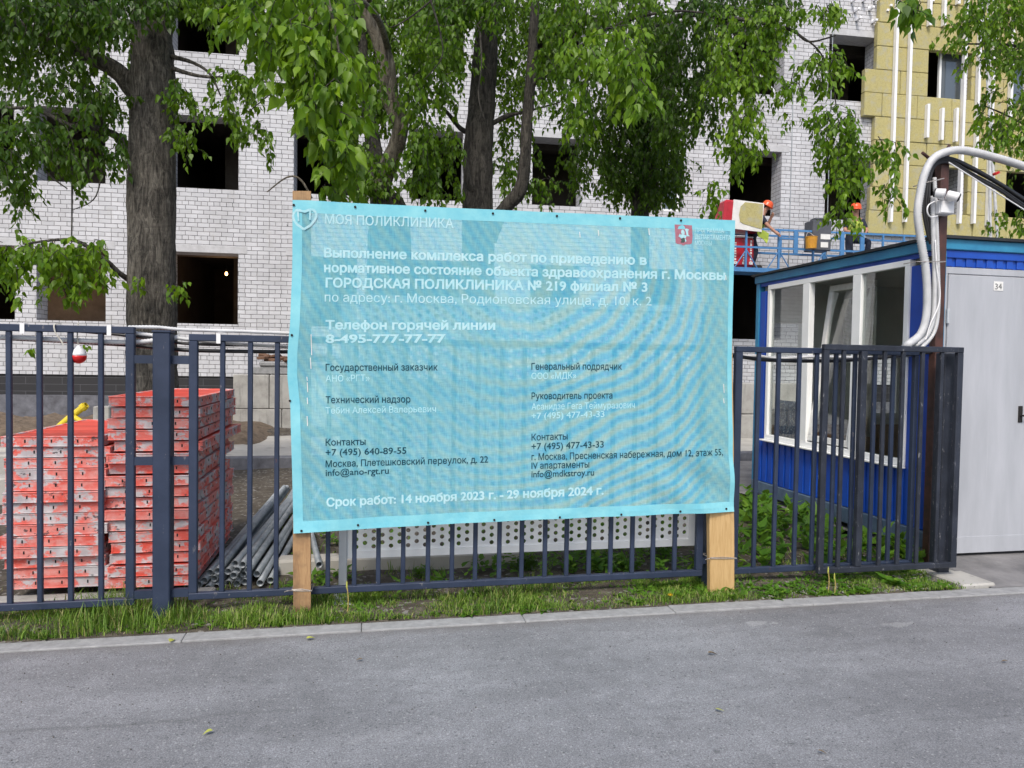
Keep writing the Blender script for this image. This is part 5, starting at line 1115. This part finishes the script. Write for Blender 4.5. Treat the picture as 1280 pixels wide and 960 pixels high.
def spray(lv, tw, p, d0, L, size, droop=.9, step=.029, face=Vector((0, -1, .25))):
    """one shoot: leaves alternate along a drooping twig"""
    d = Vector(d0).normalized(); n = max(3, int(L/step)); q = Vector(p); pts = [q.copy()]
    for i in range(n):
        d = (d+Vector((random.gauss(0, .10), random.gauss(0, .10), -droop*.12))).normalized(); q = q+d*step; pts.append(q.copy())
        for _ in range(1 if random.random() < .75 else 2):
            sd_ = Vector((random.gauss(0, 1), random.gauss(0, 1), random.gauss(0, .4))).normalized()
            ld = (d*.3+sd_*.55+Vector((0, 0, -.85))).normalized(); nn = (face*.8+Vector((random.gauss(0, .8), random.gauss(0, .8), random.gauss(0, .5)))).normalized()
            lv.put(q+sd_*random.uniform(.012, .04), ld, nn, size*random.uniform(.6, 1.15))
    if tw is not None: tw.tube(pts[::2] if len(pts) > 4 else pts, [.0045*(1-.7*i/max(1, len(pts[::2])-1)) for i in range(len(pts[::2] if len(pts) > 4 else pts))], 4, cap=False)
def cluster(lv, tw, x, y, w_, h, D, dD, n, hang, size=.079, lean=0.0, droop=.9):
    for _ in range(round(n*(1.35 if -60 < y < 70 else 1.1))):
        px, py = x+random.random()*w_, y+random.random()*h; dd = D+random.uniform(-dD, dD)
        L = hang*dd/F*random.uniform(.5, 1.15)
        spray(lv, tw, atd(px, py, dd), (random.gauss(lean, .45), random.gauss(0, .4), random.uniform(-.9, .25)), L, size, droop)
def limb(mb, pts, n=12, wob=.03):
    P = spline([atd(a, b, D) for a, b, D, r in pts], 7); rs = []
    for i in range(len(pts)-1):
        for k in range(7): rs.append((pts[i][3]*(1-k/7)+pts[i+1][3]*k/7)*(1+random.uniform(-wob, wob)))
    rs.append(pts[-1][3]); mb.tube(P, rs, n, wob=wob)
def tree(name, lab, base, bark, leafm, trunk, limbs, clusters, group='poplars in front of the brick building'):
    b = atd(*base); t = thing(name, lab, 'tree', Vector((b.x, b.y, 0)), group)
    pts = [(base[0], base[1], base[2], trunk[0][3]*1.25)]+trunk
    g = MB(); limb(g, pts, 26, .035); obj('trunk', g, M['dark_bark' if bark == 'pale_bark' else bark], t, smooth=True)
    for lm in limbs:
        g = MB(); limb(g, lm, 12 if lm[0][3] > .03 else 7, .04); obj('branch', g, M[bark if lm[0][3] < .075 or bark != 'dark_bark' else bark], t, smooth=True)
    for c_i, (mat_, cl) in enumerate(clusters):
        lv = Leaves(); tw = MB()
        for q in cl: cluster(lv, tw, *q)
        lv.build('crown', M[mat_ or leafm], t); obj('twigs', tw, M['dark_bark'], t)
    return t
def gy(D, px): return proj_y(px, D)
def proj_y(px, D):                                    # pixel row where the ground lies at depth D
    lo, hi = 460, 1400
    for _ in range(40):
        mid = (lo+hi)/2
        if atd(px, mid, D).z > 0: lo = mid
        else: hi = mid
    return lo
# thick left poplar
D = 8.2
tree('poplar_tree', 'thick grey poplar trunk on the left with drooping leafy branches', (192, proj_y(192, D), D), 'grey_poplar_bark', 'poplar_leaf',
     [(192, 560, D, .30), (191, 470, D, .265), (190, 400, D, .255), (190, 300, D, .25), (190, 200, D, .248), (191, 100, D, .232), (189, 0, D, .215), (187, -200, D, .17), (190, -420, D, .07)],
     [[(178, 128, D, .11), (150, 92, D-.1, .10), (115, 72, D-.2, .085), (60, 45, D-.4, .06), (0, 20, D-.6, .035)],
      [(172, 198, D, .055), (148, 172, D-.1, .045), (120, 160, D-.15, .035), (90, 158, D-.3, .028), (40, 136, D-.4, .02), (-20, 138, D-.5, .012)],
      [(100, 158, D-.25, .034), (78, 178, D-.3, .018), (56, 210, D-.3, .013), (84, 236, D-.35, .006)],
      [(170, 355, D, .04), (150, 342, D-.2, .03), (128, 322, D-.4, .024), (90, 300, D-.6, .018), (30, 305, D-.8, .01)],
      [(212, 70, D, .03), (240, 78, D-.1, .02), (262, 92, D-.2, .014), (276, 120, D-.2, .008)],
      [(214, 85, D, .03), (250, 95, D-.3, .018), (300, 98, D-.4, .014), (345, 104, D-.4, .010), (380, 106, D-.4, .006)],
      [(350, 106, D-.4, .008), (330, 124, D-.4, .007), (310, 140, D-.4, .004)],
      [(88, 170, D-.2, .012), (90, 240, D-.2, .009), (89, 330, D-.2, .006)], [(130, 190, D-.2, .008), (120, 245, D-.2, .007), (92, 262, D-.2, .004)],
      [(205, -60, D, .06), (235, -40, D-.2, .04), (280, -15, D-.4, .025), (330, 30, D-.6, .012)]],
     [('dark_leaf', [(-30, -30, 190, 62, 7.7, .5, 190, 48), (205, -30, 12, 40, 8.1, .3, 10, 40), (160, -30, 60, 40, 7.7, .2, 26, 34), (-30, 30, 150, 60, 8.2, .6, 84, 46), (-20, 90, 150, 40, 8.0, .6, 42, 44), (-20, 130, 70, 60, 7.8, .5, 47, 56), (-25, 190, 50, 50, 7.8, .4, 28, 55), (60, 140, 50, 70, 7.9, .4, 38, 44), (132, 125, 24, 75, 8.0, .2, 17, 42), (20, 220, 14, 50, 7.8, .2, 7, 40), (105, 100, 50, 30, 8.0, .4, 16, 36)]),  # backlit shade of this crown is put into the darker leaf colour
      (None, [(216, 85, 24, 80, 8.0, .3, 20, 48), (222, 165, 22, 20, 8.0, .2, 5, 34), (276, 84, 38, 50, 7.8, .3, 18, 56), (300, 92, 66, 16, 7.8, .3, 12, 30), (285, 140, 22, 24, 7.8, .2, 7, 42), (322, 150, 14, 20, 7.8, .2, 6, 46), (218, -25, 100, 28, 7.9, .5, 42, 34), (246, 10, 26, 20, 8, .3, 6, 36), (325, 0, 22, 50, 7.6, .3, 10, 46)]),
      (None, [
              (-260, -160, 600, 110, 8.6, 1.4, 120, 70)]),  # unseen crown above the view, added for its shade
      ('near_leaf', [(20, 296, 105, 24, 7.3, .35, 40, 36, .095), (64, 320, 34, 44, 7.3, .2, 22, 34, .085), (5, 306, 28, 34, 7.2, .2, 16, 42, .09), (95, 318, 36, 26, 7.3, .2, 14, 36, .085), (-40, 300, 50, 20, 7.2, .3, 18, 36), (166, 344, 16, 8, 7.8, .05, 4, 18, .075), (208, 352, 20, 8, 7.8, .05, 6, 26, .08), (38, 430, 3, 3, 7.3, .1, 1, 12, .1), (97, 428, 3, 3, 7.3, .1, 1, 10, .09), (30, 370, 5, 5, 7.2, .1, 2, 14, .09)])])
# curved pale limb tree
D = 8.6
tree('poplar_tree', 'poplar with a pale twisted limb and bright hanging leaves left of centre', (484, proj_y(484, D), D), 'pale_bark', 'poplar_leaf',
     [(484, 500, D, .27), (485, 400, D, .265), (487, 300, D, .26), (484, 262, D, .235), (476, 235, D+.1, .12), (462, 150, D+.5, .085), (452, 40, D+.7, .07), (450, -180, D+.7, .04)],
     [[(474, 240, D-.1, .11), (486, 205, D-.2, .105), (497, 178, D-.25, .098), (500, 155, D-.3, .085), (488, 125, D-.3, .10), (483, 85, D-.3, .105), (473, 45, D-.35, .095), (455, 10, D-.4, .08), (438, -30, D-.4, .06)],
      [(497, 178, D-.25, .05), (505, 160, D-.25, .04), (512, 140, D-.25, .022)],
      [(485, 60, D-.3, .04), (470, 20, D-1.5, .03), (430, -10, D-2.6, .02), (390, 20, D-3.2, .012), (370, 60, D-3.4, .007)],
      [(462, 0, D-.4, .03), (440, -40, D-2, .025), (410, -20, D-3.3, .016), (420, 40, D-3.5, .008), (428, 90, D-3.5, .005)],
      [(390, 248, D-.4, .012), (375, 224, D-.5, .012), (358, 222, D-.5, .01), (334, 240, D-.5, .006)]],
     [('near_leaf', [(305, -25, 130, 50, 5.6, .5, 66, 56, .1), (328, 20, 100, 40, 5.5, .5, 42, 60, .105), (374, 62, 52, 56, 5.3, .4, 28, 64, .11), (398, 120, 36, 56, 5.2, .4, 20, 58, .11), (412, 180, 34, 30, 5.3, .3, 11, 44, .1), (378, 100, 24, 46, 5.1, .2, 14, 50, .11), (398, 228, 28, 8, 5.4, .2, 7, 20, .09)]), (None, [(446, 176, 30, 50, 8.1, .2, 22, 40), (440, 215, 44, 26, 8.1, .2, 16, 28), (452, 60, 26, 80, 8.0, .2, 14, 46), (508, 60, 30, 80, 8.0, .2, 20, 50), (545, 150, 30, 60, 8.6, .2, 16, 46)]),
      (None, [(370, -30, 70, 60, 8.2, .5, 40, 56), (440, -30, 130, 60, 9.4, .4, 104, 60), (430, 30, 70, 110, 9.3, .3, 81, 56), (425, 130, 40, 80, 8.9, .3, 34, 56), (438, 200, 20, 34, 8.4, .2, 9, 34), (505, 10, 60, 70, 8.3, .5, 46, 54), (512, 90, 50, 40, 8.4, .4, 14, 44), (512, 150, 34, 70, 8.2, .3, 34, 52), (508, 215, 40, 24, 8.3, .3, 14, 28),
              (280, -170, 330, 110, 8.0, 1.2, 90, 70)])])  # last cluster: unseen upper crown, added to give shade
# dark central trunk
D = 9.6
tree('poplar_tree', 'poplar with a dark straight trunk and a curved side stem behind the banner centre', (600, proj_y(600, D), D), 'dark_bark', 'poplar_leaf',
     [(599, 480, D, .25), (598, 380, D, .225), (597, 262, D, .205), (598, 190, D, .19), (603, 120, D, .175), (608, 50, D, .155), (614, -20, D, .14), (622, -200, D, .08)],
     [[(612, 300, D, .10), (622, 274, D-.1, .095), (636, 255, D-.2, .088), (650, 238, D-.25, .09), (656, 205, D-.3, .075), (659, 150, D-.3, .072), (664, 90, D-.3, .066), (668, 20, D-.35, .06), (672, -60, D-.4, .045), (676, -160, D-.4, .02)],
      [(664, 108, D-.3, .035), (690, 88, D-.5, .026), (715, 68, D-.7, .024), (745, 44, D-.9, .02), (790, 24, D-1.1, .018), (840, 14, D-1.3, .014), (880, 16, D-1.4, .009)],
      [(590, 168, D, .04), (575, 160, D-.1, .032), (556, 138, D-.2, .024), (530, 122, D-.3, .015), (510, 118, D-.3, .008)],
      [(606, 160, D, .03), (632, 146, D, .034), (656, 140, D, .016), (700, 128, D, .010)],
      [(592, 240, D-.15, .045), (584, 220, D-.2, .05), (582, 190, D-.2, .035), (585, 160, D-.2, .02)],
      [(600, 40, D-1, .012), (602, 80, D-1.2, .009), (598, 120, D-1.2, .008), (606, 150, D-1.2, .005)], [(535, -10, D-2, .012), (550, 40, D-2, .009), (552, 72, D-2, .007), (530, 100, D-2, .004)], [(540, 0, D-2, .01), (512, 22, D-2, .008), (488, 34, D-2, .006), (480, 20, D-2, .004)]],
     [(None, [(520, -30, 110, 40, 8.9, .4, 80, 46), (590, -30, 100, 50, 10.2, .4, 70, 50), (540, 30, 44, 50, 9.0, .5, 20, 46), (624, 20, 80, 80, 9.9, .4, 59, 50), (545, 100, 30, 30, 9.0, .3, 8, 36), (622, 100, 36, 110, 10, .3, 36, 48), (670, 60, 46, 60, 8.8, .4, 18, 46), (622, 210, 26, 26, 9.8, .3, 9, 30), (664, 215, 22, 20, 9.2, .3, 11, 36), (555, 225, 24, 16, 9.3, .3, 5, 28), (690, -30, 130, 56, 8.6, .7, 87, 52),
              (560, -180, 340, 110, 9.0, 1.2, 90, 70)]),  # upper crown out of view, added for the shade it casts
      ('near_leaf', [(715, 30, 90, 40, 7.2, .4, 34, 46, .09), (780, 60, 26, 50, 6.6, .2, 16, 52, .1), (715, 100, 26, 50, 7.6, .3, 15, 44, .09), (790, 108, 14, 16, 6.5, .1, 5, 34, .11)])])
# ivy-like leafy stem
D = 11.2
tree('leafy_tree', 'slender tree wholly wrapped in small leaves right of the dark trunk', (800, proj_y(800, D), D), 'dark_bark', 'dark_leaf',
     [(800, 480, D, .17), (800, 380, D, .15), (800, 260, D, .14), (801, 150, D, .12), (806, 20, D, .10), (815, -180, D, .05)],
     [[(804, 40, D, .05), (850, 20, D-1.6, .035), (905, 22, D-2.6, .026), (950, 28, D-3, .021), (990, 38, D-3.1, .016), (1012, 52, D-3.1, .012), (1045, 44, D-3.1, .006)],
      [(1000, 44, D-3.1, .010), (1024, 64, D-3.1, .009), (1040, 100, D-3.1, .007), (1048, 150, D-3.1, .006), (1060, 190, D-3.1, .004)],
      [(905, 22, D-2.6, .014), (930, 70, D-2.6, .010), (935, 130, D-2.6, .006)]],
     [('dark_leaf', [(772, 60, 60, 70, 11, .4, 115, 50, .075), (742, 108, 110, 60, 11, .4, 150, 50, .075), (752, 160, 96, 60, 11, .4, 130, 50, .075), (760, 205, 86, 32, 11, .35, 80, 40, .075)]),
      (None, [(704, 120, 46, 80, 10.6, .4, 40, 46), (700, 195, 46, 36, 10.4, .4, 15, 34), (800, 20, 110, 80, 9.8, .6, 101, 54), (820, 100, 76, 50, 9.6, .5, 50, 50), (822, 160, 26, 50, 10.2, .3, 14, 38), (710, 60, 70, 40, 10, .5, 30, 46), (850, -20, 120, 36, 8.8, .5, 62, 48)]),
      ('near_leaf', [(884, 0, 86, 50, 8.3, .4, 44, 54), (890, 60, 60, 50, 8.2, .4, 30, 50), (905, 120, 44, 46, 8.1, .3, 26, 50), (912, 175, 34, 26, 8.1, .2, 20, 36), (886, 222, 16, 26, 8.3, .1, 7, 32), (925, 60, 40, 40, 8.2, .3, 22, 40),
                     (955, 0, 34, 26, 8.1, .2, 18, 40), (1000, 0, 50, 14, 8.1, .2, 14, 30), (1014, 60, 40, 24, 8.0, .2, 18, 36), (1020, 90, 32, 16, 8.0, .2, 9, 26), (976, 90, 26, 20, 8.0, .2, 9, 34), (985, 140, 12, 10, 8.0, .1, 4, 24),
                     (1020, 130, 50, 40, 8.0, .25, 24, 46), (1034, 160, 66, 30, 8.0, .25, 26, 46), (1030, 195, 44, 36, 8.0, .2, 22, 46), (1042, 240, 22, 36, 8.0, .15, 10, 34), (1094, 175, 26, 30, 7.9, .2, 11, 44), (1098, 225, 20, 24, 7.9, .1, 7, 30)]),
      (None, [(780, -170, 300, 100, 10, 1, 70, 70)])])  # leaves above the view, added for shade
# tree on the right, trunk out of the picture, branches reach in
D = 11.5
tree('poplar_tree', 'leafy branches of a tree reaching in over the hut on the right', (1420, proj_y(1420, D), D), 'dark_bark', 'poplar_leaf',
     [(1420, 500, D, .2), (1415, 300, D, .18), (1410, 100, D, .15), (1405, -120, D, .08)],
     [[(1412, 160, D, .05), (1340, 90, D-1, .035), (1280, 60, D-1.6, .022), (1220, 55, D-1.8, .012), (1180, 56, D-1.8, .006)], [(1412, 220, D, .04), (1340, 190, D-1, .025), (1270, 150, D-1.4, .014), (1225, 130, D-1.4, .006)], [(1406, 40, D, .05), (1330, -20, D-1.2, .03), (1260, -30, D-1.8, .02), (1200, -5, D-2, .01)], [(1415, 320, D, .03), (1340, 300, D-.6, .02), (1270, 268, D-.8, .01)]],
     [('near_leaf', [(1205, -30, 110, 60, 9.4, .6, 88, 40), (1180, 20, 50, 16, 9.4, .3, 13, 24), (1160, 50, 50, 8, 9.5, .2, 6, 18), (1215, 50, 90, 30, 9.4, .5, 44, 34), (1222, 105, 80, 60, 9.6, .5, 60, 34), (1250, 160, 50, 24, 9.6, .3, 17, 28), (1232, 262, 70, 26, 10.4, .3, 26, 20), (1280, -20, 120, 260, 10, .8, 90, 50)]),
      ('poplar_leaf', [(1118, -12, 46, 18, 5.6, .2, 7, 26, .1), (1135, 10, 22, 6, 5.6, .1, 3, 22, .11)])])

# ------------------------------------------------------------------ GRASS, WEEDS, SMALL THINGS
def blades(name, n, xr, yr, hfun, m, wid=.0035, zf_=lambda x, y: .01):
    V = []; Fc = []
    k = 0
    while k < n:
        x = random.uniform(*xr); y = random.uniform(*yr); h = hfun(x, y)
        if h <= 0: k += .2; continue
        k += 1; h *= random.uniform(.45, 1.25); a = random.uniform(0, 6.28); le = h*random.uniform(.1, .9); w_ = wid*random.uniform(.6, 1.5)
        dx, dy = math.cos(a), math.sin(a); sx, sy = -dy*w_, dx*w_; z0 = zf_(x, y); b = len(V)
        for t_, ww in ((0, 1), (.45, .85), (.8, .5)): q = le*t_*t_; V += [(x+dx*q-sx*ww, y+dy*q-sy*ww, z0+h*t_*(1-.12*t_)), (x+dx*q+sx*ww, y+dy*q+sy*ww, z0+h*t_*(1-.12*t_))]
        V.append((x+dx*le, y+dy*le, z0+h*.88)); Fc += [(b, b+1, b+3, b+2), (b+2, b+3, b+5, b+4), (b+4, b+5, b+6)]
    g = MB(); g.v = V; g.f = Fc; g.m = [0]*len(Fc); return tag(obj(name, g, m, smooth=True), kind='stuff')
def hverge(x, y):
    n = noise2(x*1.4+3, y*3.1)*.5+noise2(x*5.1, y*6.3)*.35
    if x > 4.35: return 0
    h = .055+.07*n
    if -1.75 < x < -.95: h += .12*max(0, 1-abs(x+1.45)/.55)*(1 if y < 4.75 else .6)
    if x > 1.2: h *= .72
    if x > 2.7: h = h*.75-(.02 if noise2(x*3.3, y*4) > .0 else .0)
    if n < -.4: h *= .25
    return h if random.random() < .45+.9*n+.2 else 0
blades('grass', 30000, (-4.6, 4.4), (4.455, 4.98), hverge, M['grass'], .0024)
blades('grass', 11000, (-4.6, 4.4), (4.455, 4.9), lambda x, y: .035 if noise2(x*2+5, y*5) > -.35 and (x < 2.6 or random.random() < .5) else 0, M['grass'], .0026)
blades('grass', 2600, (-3.2, 4.3), (4.98, 5.6), lambda x, y: (.06+.05*noise2(x*2, y*3)) if noise2(x*2.7+1, y*2.2) > -.1 else 0, M['grass'])
blades('grass', 1800, (-1.0, 4.0), (5.6, 9), lambda x, y: (.09+.06*noise2(x*2, y*3)) if noise2(x*1.7+1, y*1.2) > -.1 else 0, M['grass'], .006)
def rosette(lv, x, y, n, L, z=.012, up=.5):
    for k in range(n):
        a = random.uniform(0, 6.28); e = random.uniform(.1, 1.1)*up; d = Vector((math.cos(a), math.sin(a), e)); lv.put((x+d.x*.01, y+d.y*.01, z), d, Vector((-d.x*.5, -d.y*.5, 1)), L*random.uniform(.55, 1.15))
vt = thing('verge_weeds', 'low broad-leaved weeds among the grass along the kerb', 'weeds', (1, 4.6, 0)); vt['kind'] = 'stuff'
lv = Leaves()
for _ in range(900):
    x, y = random.uniform(-2.4, 4.3), random.uniform(4.48, 4.95)
    if random.random() < (.75 if x < 1.3 else 1.0): rosette(lv, x, y, random.randint(4, 9), random.uniform(.03, .075))
for _ in range(200): x, y = random.uniform(1.7, 3.6), random.uniform(4.5, 4.85); rosette(lv, x, y, 5, random.uniform(.02, .05), .03, .9)
lv.build('weed_leaves', M['weed_leaf'], vt)['kind'] = 'stuff'
# big weeds between fence and hut
vt = thing('dock_weeds', 'dense bright green dock leaves between the fence and the blue hut', 'weeds', (3.8, 5.6, 0)); vt['kind'] = 'stuff'
lv = Leaves()
for _ in range(150):
    x, y = random.uniform(2.75, 4.5), random.uniform(4.95, 7.2)
    if x > 4.5-.0 or (y > 5.2 and x > 4.52): continue
    hgt = (.34 if x < 3.9 else .26)*random.uniform(.5, 1.1)*(.75 if y < 5.1 else 1)
    for k in range(9):
        a = random.uniform(0, 6.28); q = Vector((x, y, hgt*random.uniform(.1, 1))); d = Vector((math.cos(a), math.sin(a), random.uniform(.1, 1.4))); lv.put(q, d, Vector((-d.x*.6, -d.y*.6-.2, 1)), random.uniform(.07, .14))
lv.build('weed_leaves', M['weed_leaf'], vt)['kind'] = 'stuff'
vt = thing('yard_weeds', 'tangled green weeds on the soil behind the perforated screen', 'weeds', (1.6, 5.6, 0)); vt['kind'] = 'stuff'
lv = Leaves()
for _ in range(420):
    x, y = random.uniform(-.5, 2.75), random.uniform(4.9, 7.5)
    if x < .7 and random.random() < .6: continue
    if 5.4 < y < 5.75 and x < 1.3: continue
    hgt = random.uniform(.05, .22)*(1.2 if x > .9 else .7)
    for k in range(9):
        a = random.uniform(0, 6.28); q = Vector((x+random.gauss(0, .03), y+random.gauss(0, .03), .02+hgt*random.uniform(.1, 1))); d = Vector((math.cos(a), math.sin(a), random.uniform(0, 1.1))); lv.put(q, d, Vector((-d.x*.5, -d.y*.5-.2, 1)), random.uniform(.03, .075))
lv.build('weed_leaves', M['weed_leaf'], vt)['kind'] = 'stuff'
def bush(name, lab, px, py, Y, h, r, n, size, mat_='weed_leaf'):
    c = at(px, py, Y); c.z = 0; t = thing(name, lab, 'plant', c, 'weeds growing below the banner'); lv = Leaves(); st = MB()
    for k in range(n):
        a = random.uniform(0, 6.28); rr_ = r*random.random()**.6; tip = c+Vector((math.cos(a)*rr_, math.sin(a)*rr_, h*random.uniform(.55, 1)*(1-.35*rr_/r))); base = c+Vector((math.cos(a)*rr_*.3, math.sin(a)*rr_*.3, 0)); st.tube([base, base.lerp(tip, .5)+Vector((0, 0, .02)), tip], .0025, 4)
        for j in range(8):
            q = base.lerp(tip, .35+.65*j/7); b_ = random.uniform(0, 6.28); d = Vector((math.cos(b_), math.sin(b_), random.uniform(0, .7))); lv.put(q, d, Vector((-d.x*.5, -d.y*.5-.3, 1)), size*random.uniform(.6, 1.2))
    lv.build('foliage', M[mat_], t); obj('stems', st, M['weed_leaf'], t); return t
bush('weed_plant', 'tall bright green weed under the right half of the banner', 750, 716, 5.25, .27, .12, 16, .06)
bush('weed_plant', 'bushy green weed right of the tall bright weed under the banner', 786, 716, 5.2, .2, .11, 12, .055)
bush('weed_plant', 'low green weed left of the tall bright weed under the banner', 716, 718, 5.25, .15, .1, 10, .05)
bush('weed_plant', 'dark low weed beside the right end of the concrete sleeper', 655, 722, 5.3, .16, .14, 12, .05, 'dark_leaf')
bush('weed_plant', 'small green weed by the middle of the pale concrete sleeper', 525, 728, 5.25, .16, .06, 5, .05)
bush('weed_plant', 'dark scrubby weed behind the right end of the perforated screen', 830, 712, 5.5, .34, .2, 16, .05, 'dark_leaf')
bush('weed_plant', 'leafy dock plant at the foot of the black gate', 1112, 729, 4.6, .09, .06, 6, .07)
bush('weed_plant', 'small pale green weed at the kerb right of the yellow stems', 1078, 741, 4.5, .05, .04, 5, .05)
for k, (px, py, h) in enumerate(((1035, 742, .17), (1043, 743, .13), (434, 770, .2))):
    c = atz(px, py, .01); t = thing('dry_stem', ('tall yellowish dry stem in front of the black gate', 'shorter yellowish dry stem in front of the black gate', 'thin dry stem right of the left wooden post')[k], 'dry stem', c, 'dry stems in the verge'); g = MB(); g.tube(spline([c, c+Vector((.006, 0, h*.5)), c+Vector((-.004, 0, h))], 4), [.0035]*8+[.0015], 5); obj('stem', g, simple('straw_stem', (.42, .33, .1), (.3, .22, .07), .8, 30, 0, 0), t)
    g = MB(); g.lathe([(.001, 0), (.006, .015), (.005, .04), (.001, .055)], c+Vector((-.004, 0, h-.03)), n=6); obj('seed_head', g, M['fallen'], t)
p = atz(838, 745, .05); t = thing('dandelion_flower', 'yellow dandelion flower near the right wooden post', 'flower', Vector((p.x, p.y, 0)))
g = MB(); g.tube([(p.x, p.y+.01, 0), p], .002, 5); obj('stem', g, M['weed_leaf'], t); g = MB()
for k in range(26):
    a = k*2.4; r_ = .019*(1-.4*(k % 3)/3); z = .004*(k % 3); g.add([p+Vector((math.cos(a-.12)*.004, math.sin(a-.12)*.004, z)), p+Vector((math.cos(a-.1)*r_, math.sin(a-.1)*r_, z+.006)), p+Vector((math.cos(a+.1)*r_, math.sin(a+.1)*r_, z+.006)), p+Vector((math.cos(a+.12)*.004, math.sin(a+.12)*.004, z))], [(0, 1, 2, 3)])
obj('petals', g, M['dandelion'], t)
for k, (px, py, s, lab, m) in enumerate(((212, 804, .055, 'pale yellow leaf fallen on the kerb edge at the left', 'fallen'), (383, 800, .05, 'yellow leaf lying on the asphalt by the left wooden post', 'fallen'), (266, 915, .04, 'yellow-green leaf alone on the grey asphalt left of centre', 'fallen'), (894, 887, .045, 'small green leaf alone on the asphalt right of centre', 'fallen'), (885, 818, .05, 'dry brown leaf on the asphalt in front of the pine post', 'fallen_brown'), (1260, 828, .035, 'brown leaf scrap on the asphalt below the grey door', 'fallen_brown'), (1022, 940, .035, 'brown leaf scrap near the bottom edge of the road', 'fallen_brown'), (453, 825, .035, 'dark crumpled leaf on the asphalt in front of the banner', 'fallen_brown'))):
    c = atz(px, py, .006); t = Leaves(); rt = thing('fallen_leaf', lab, 'leaf', c, 'fallen leaves on the road'); a = random.uniform(0, 6.28); t.put(c+Vector((0, 0, .008)), Vector((math.cos(a), math.sin(a), .05)), Vector((.2, .1, 1)), s); t.build('blade', M[m], rt)
# pale pebbles and soil crumbs on the bare verge to the right, crumbs on the road
g = MB()
for _ in range(420):
    x, y = random.uniform(2.6, 4.5), random.uniform(4.47, 4.85); s = random.uniform(.003, .011)
    g.box((-s, -s*.8, -s*.5), (s, s*.8, s*.5), 0, s*.4, Matrix.Translation((x, y, .018)) @ Euler((random.uniform(-.5, .5), random.uniform(-.5, .5), random.uniform(0, 3))).to_matrix().to_4x4())
tag(obj('gravel', g, M['stone']), kind='stuff')
g = MB()
for _ in range(230):
    x, y = random.uniform(-2.6, 5.5), 4.3-abs(random.gauss(0, .9)); s = random.uniform(.0015, .0042)
    if y < 1.5: continue
    g.box((-s, -s*.8, -s*.5), (s, s*.8, s*.5), 0, s*.4, Matrix.Translation((x, y, .003)) @ Euler((random.uniform(-.5, .5), random.uniform(-.5, .5), random.uniform(0, 3))).to_matrix().to_4x4())
tag(obj('road_grit_gravel', g, simple('dark_grit', (.12, .11, .10), (.05, .045, .04), .9, 40)), kind='stuff')
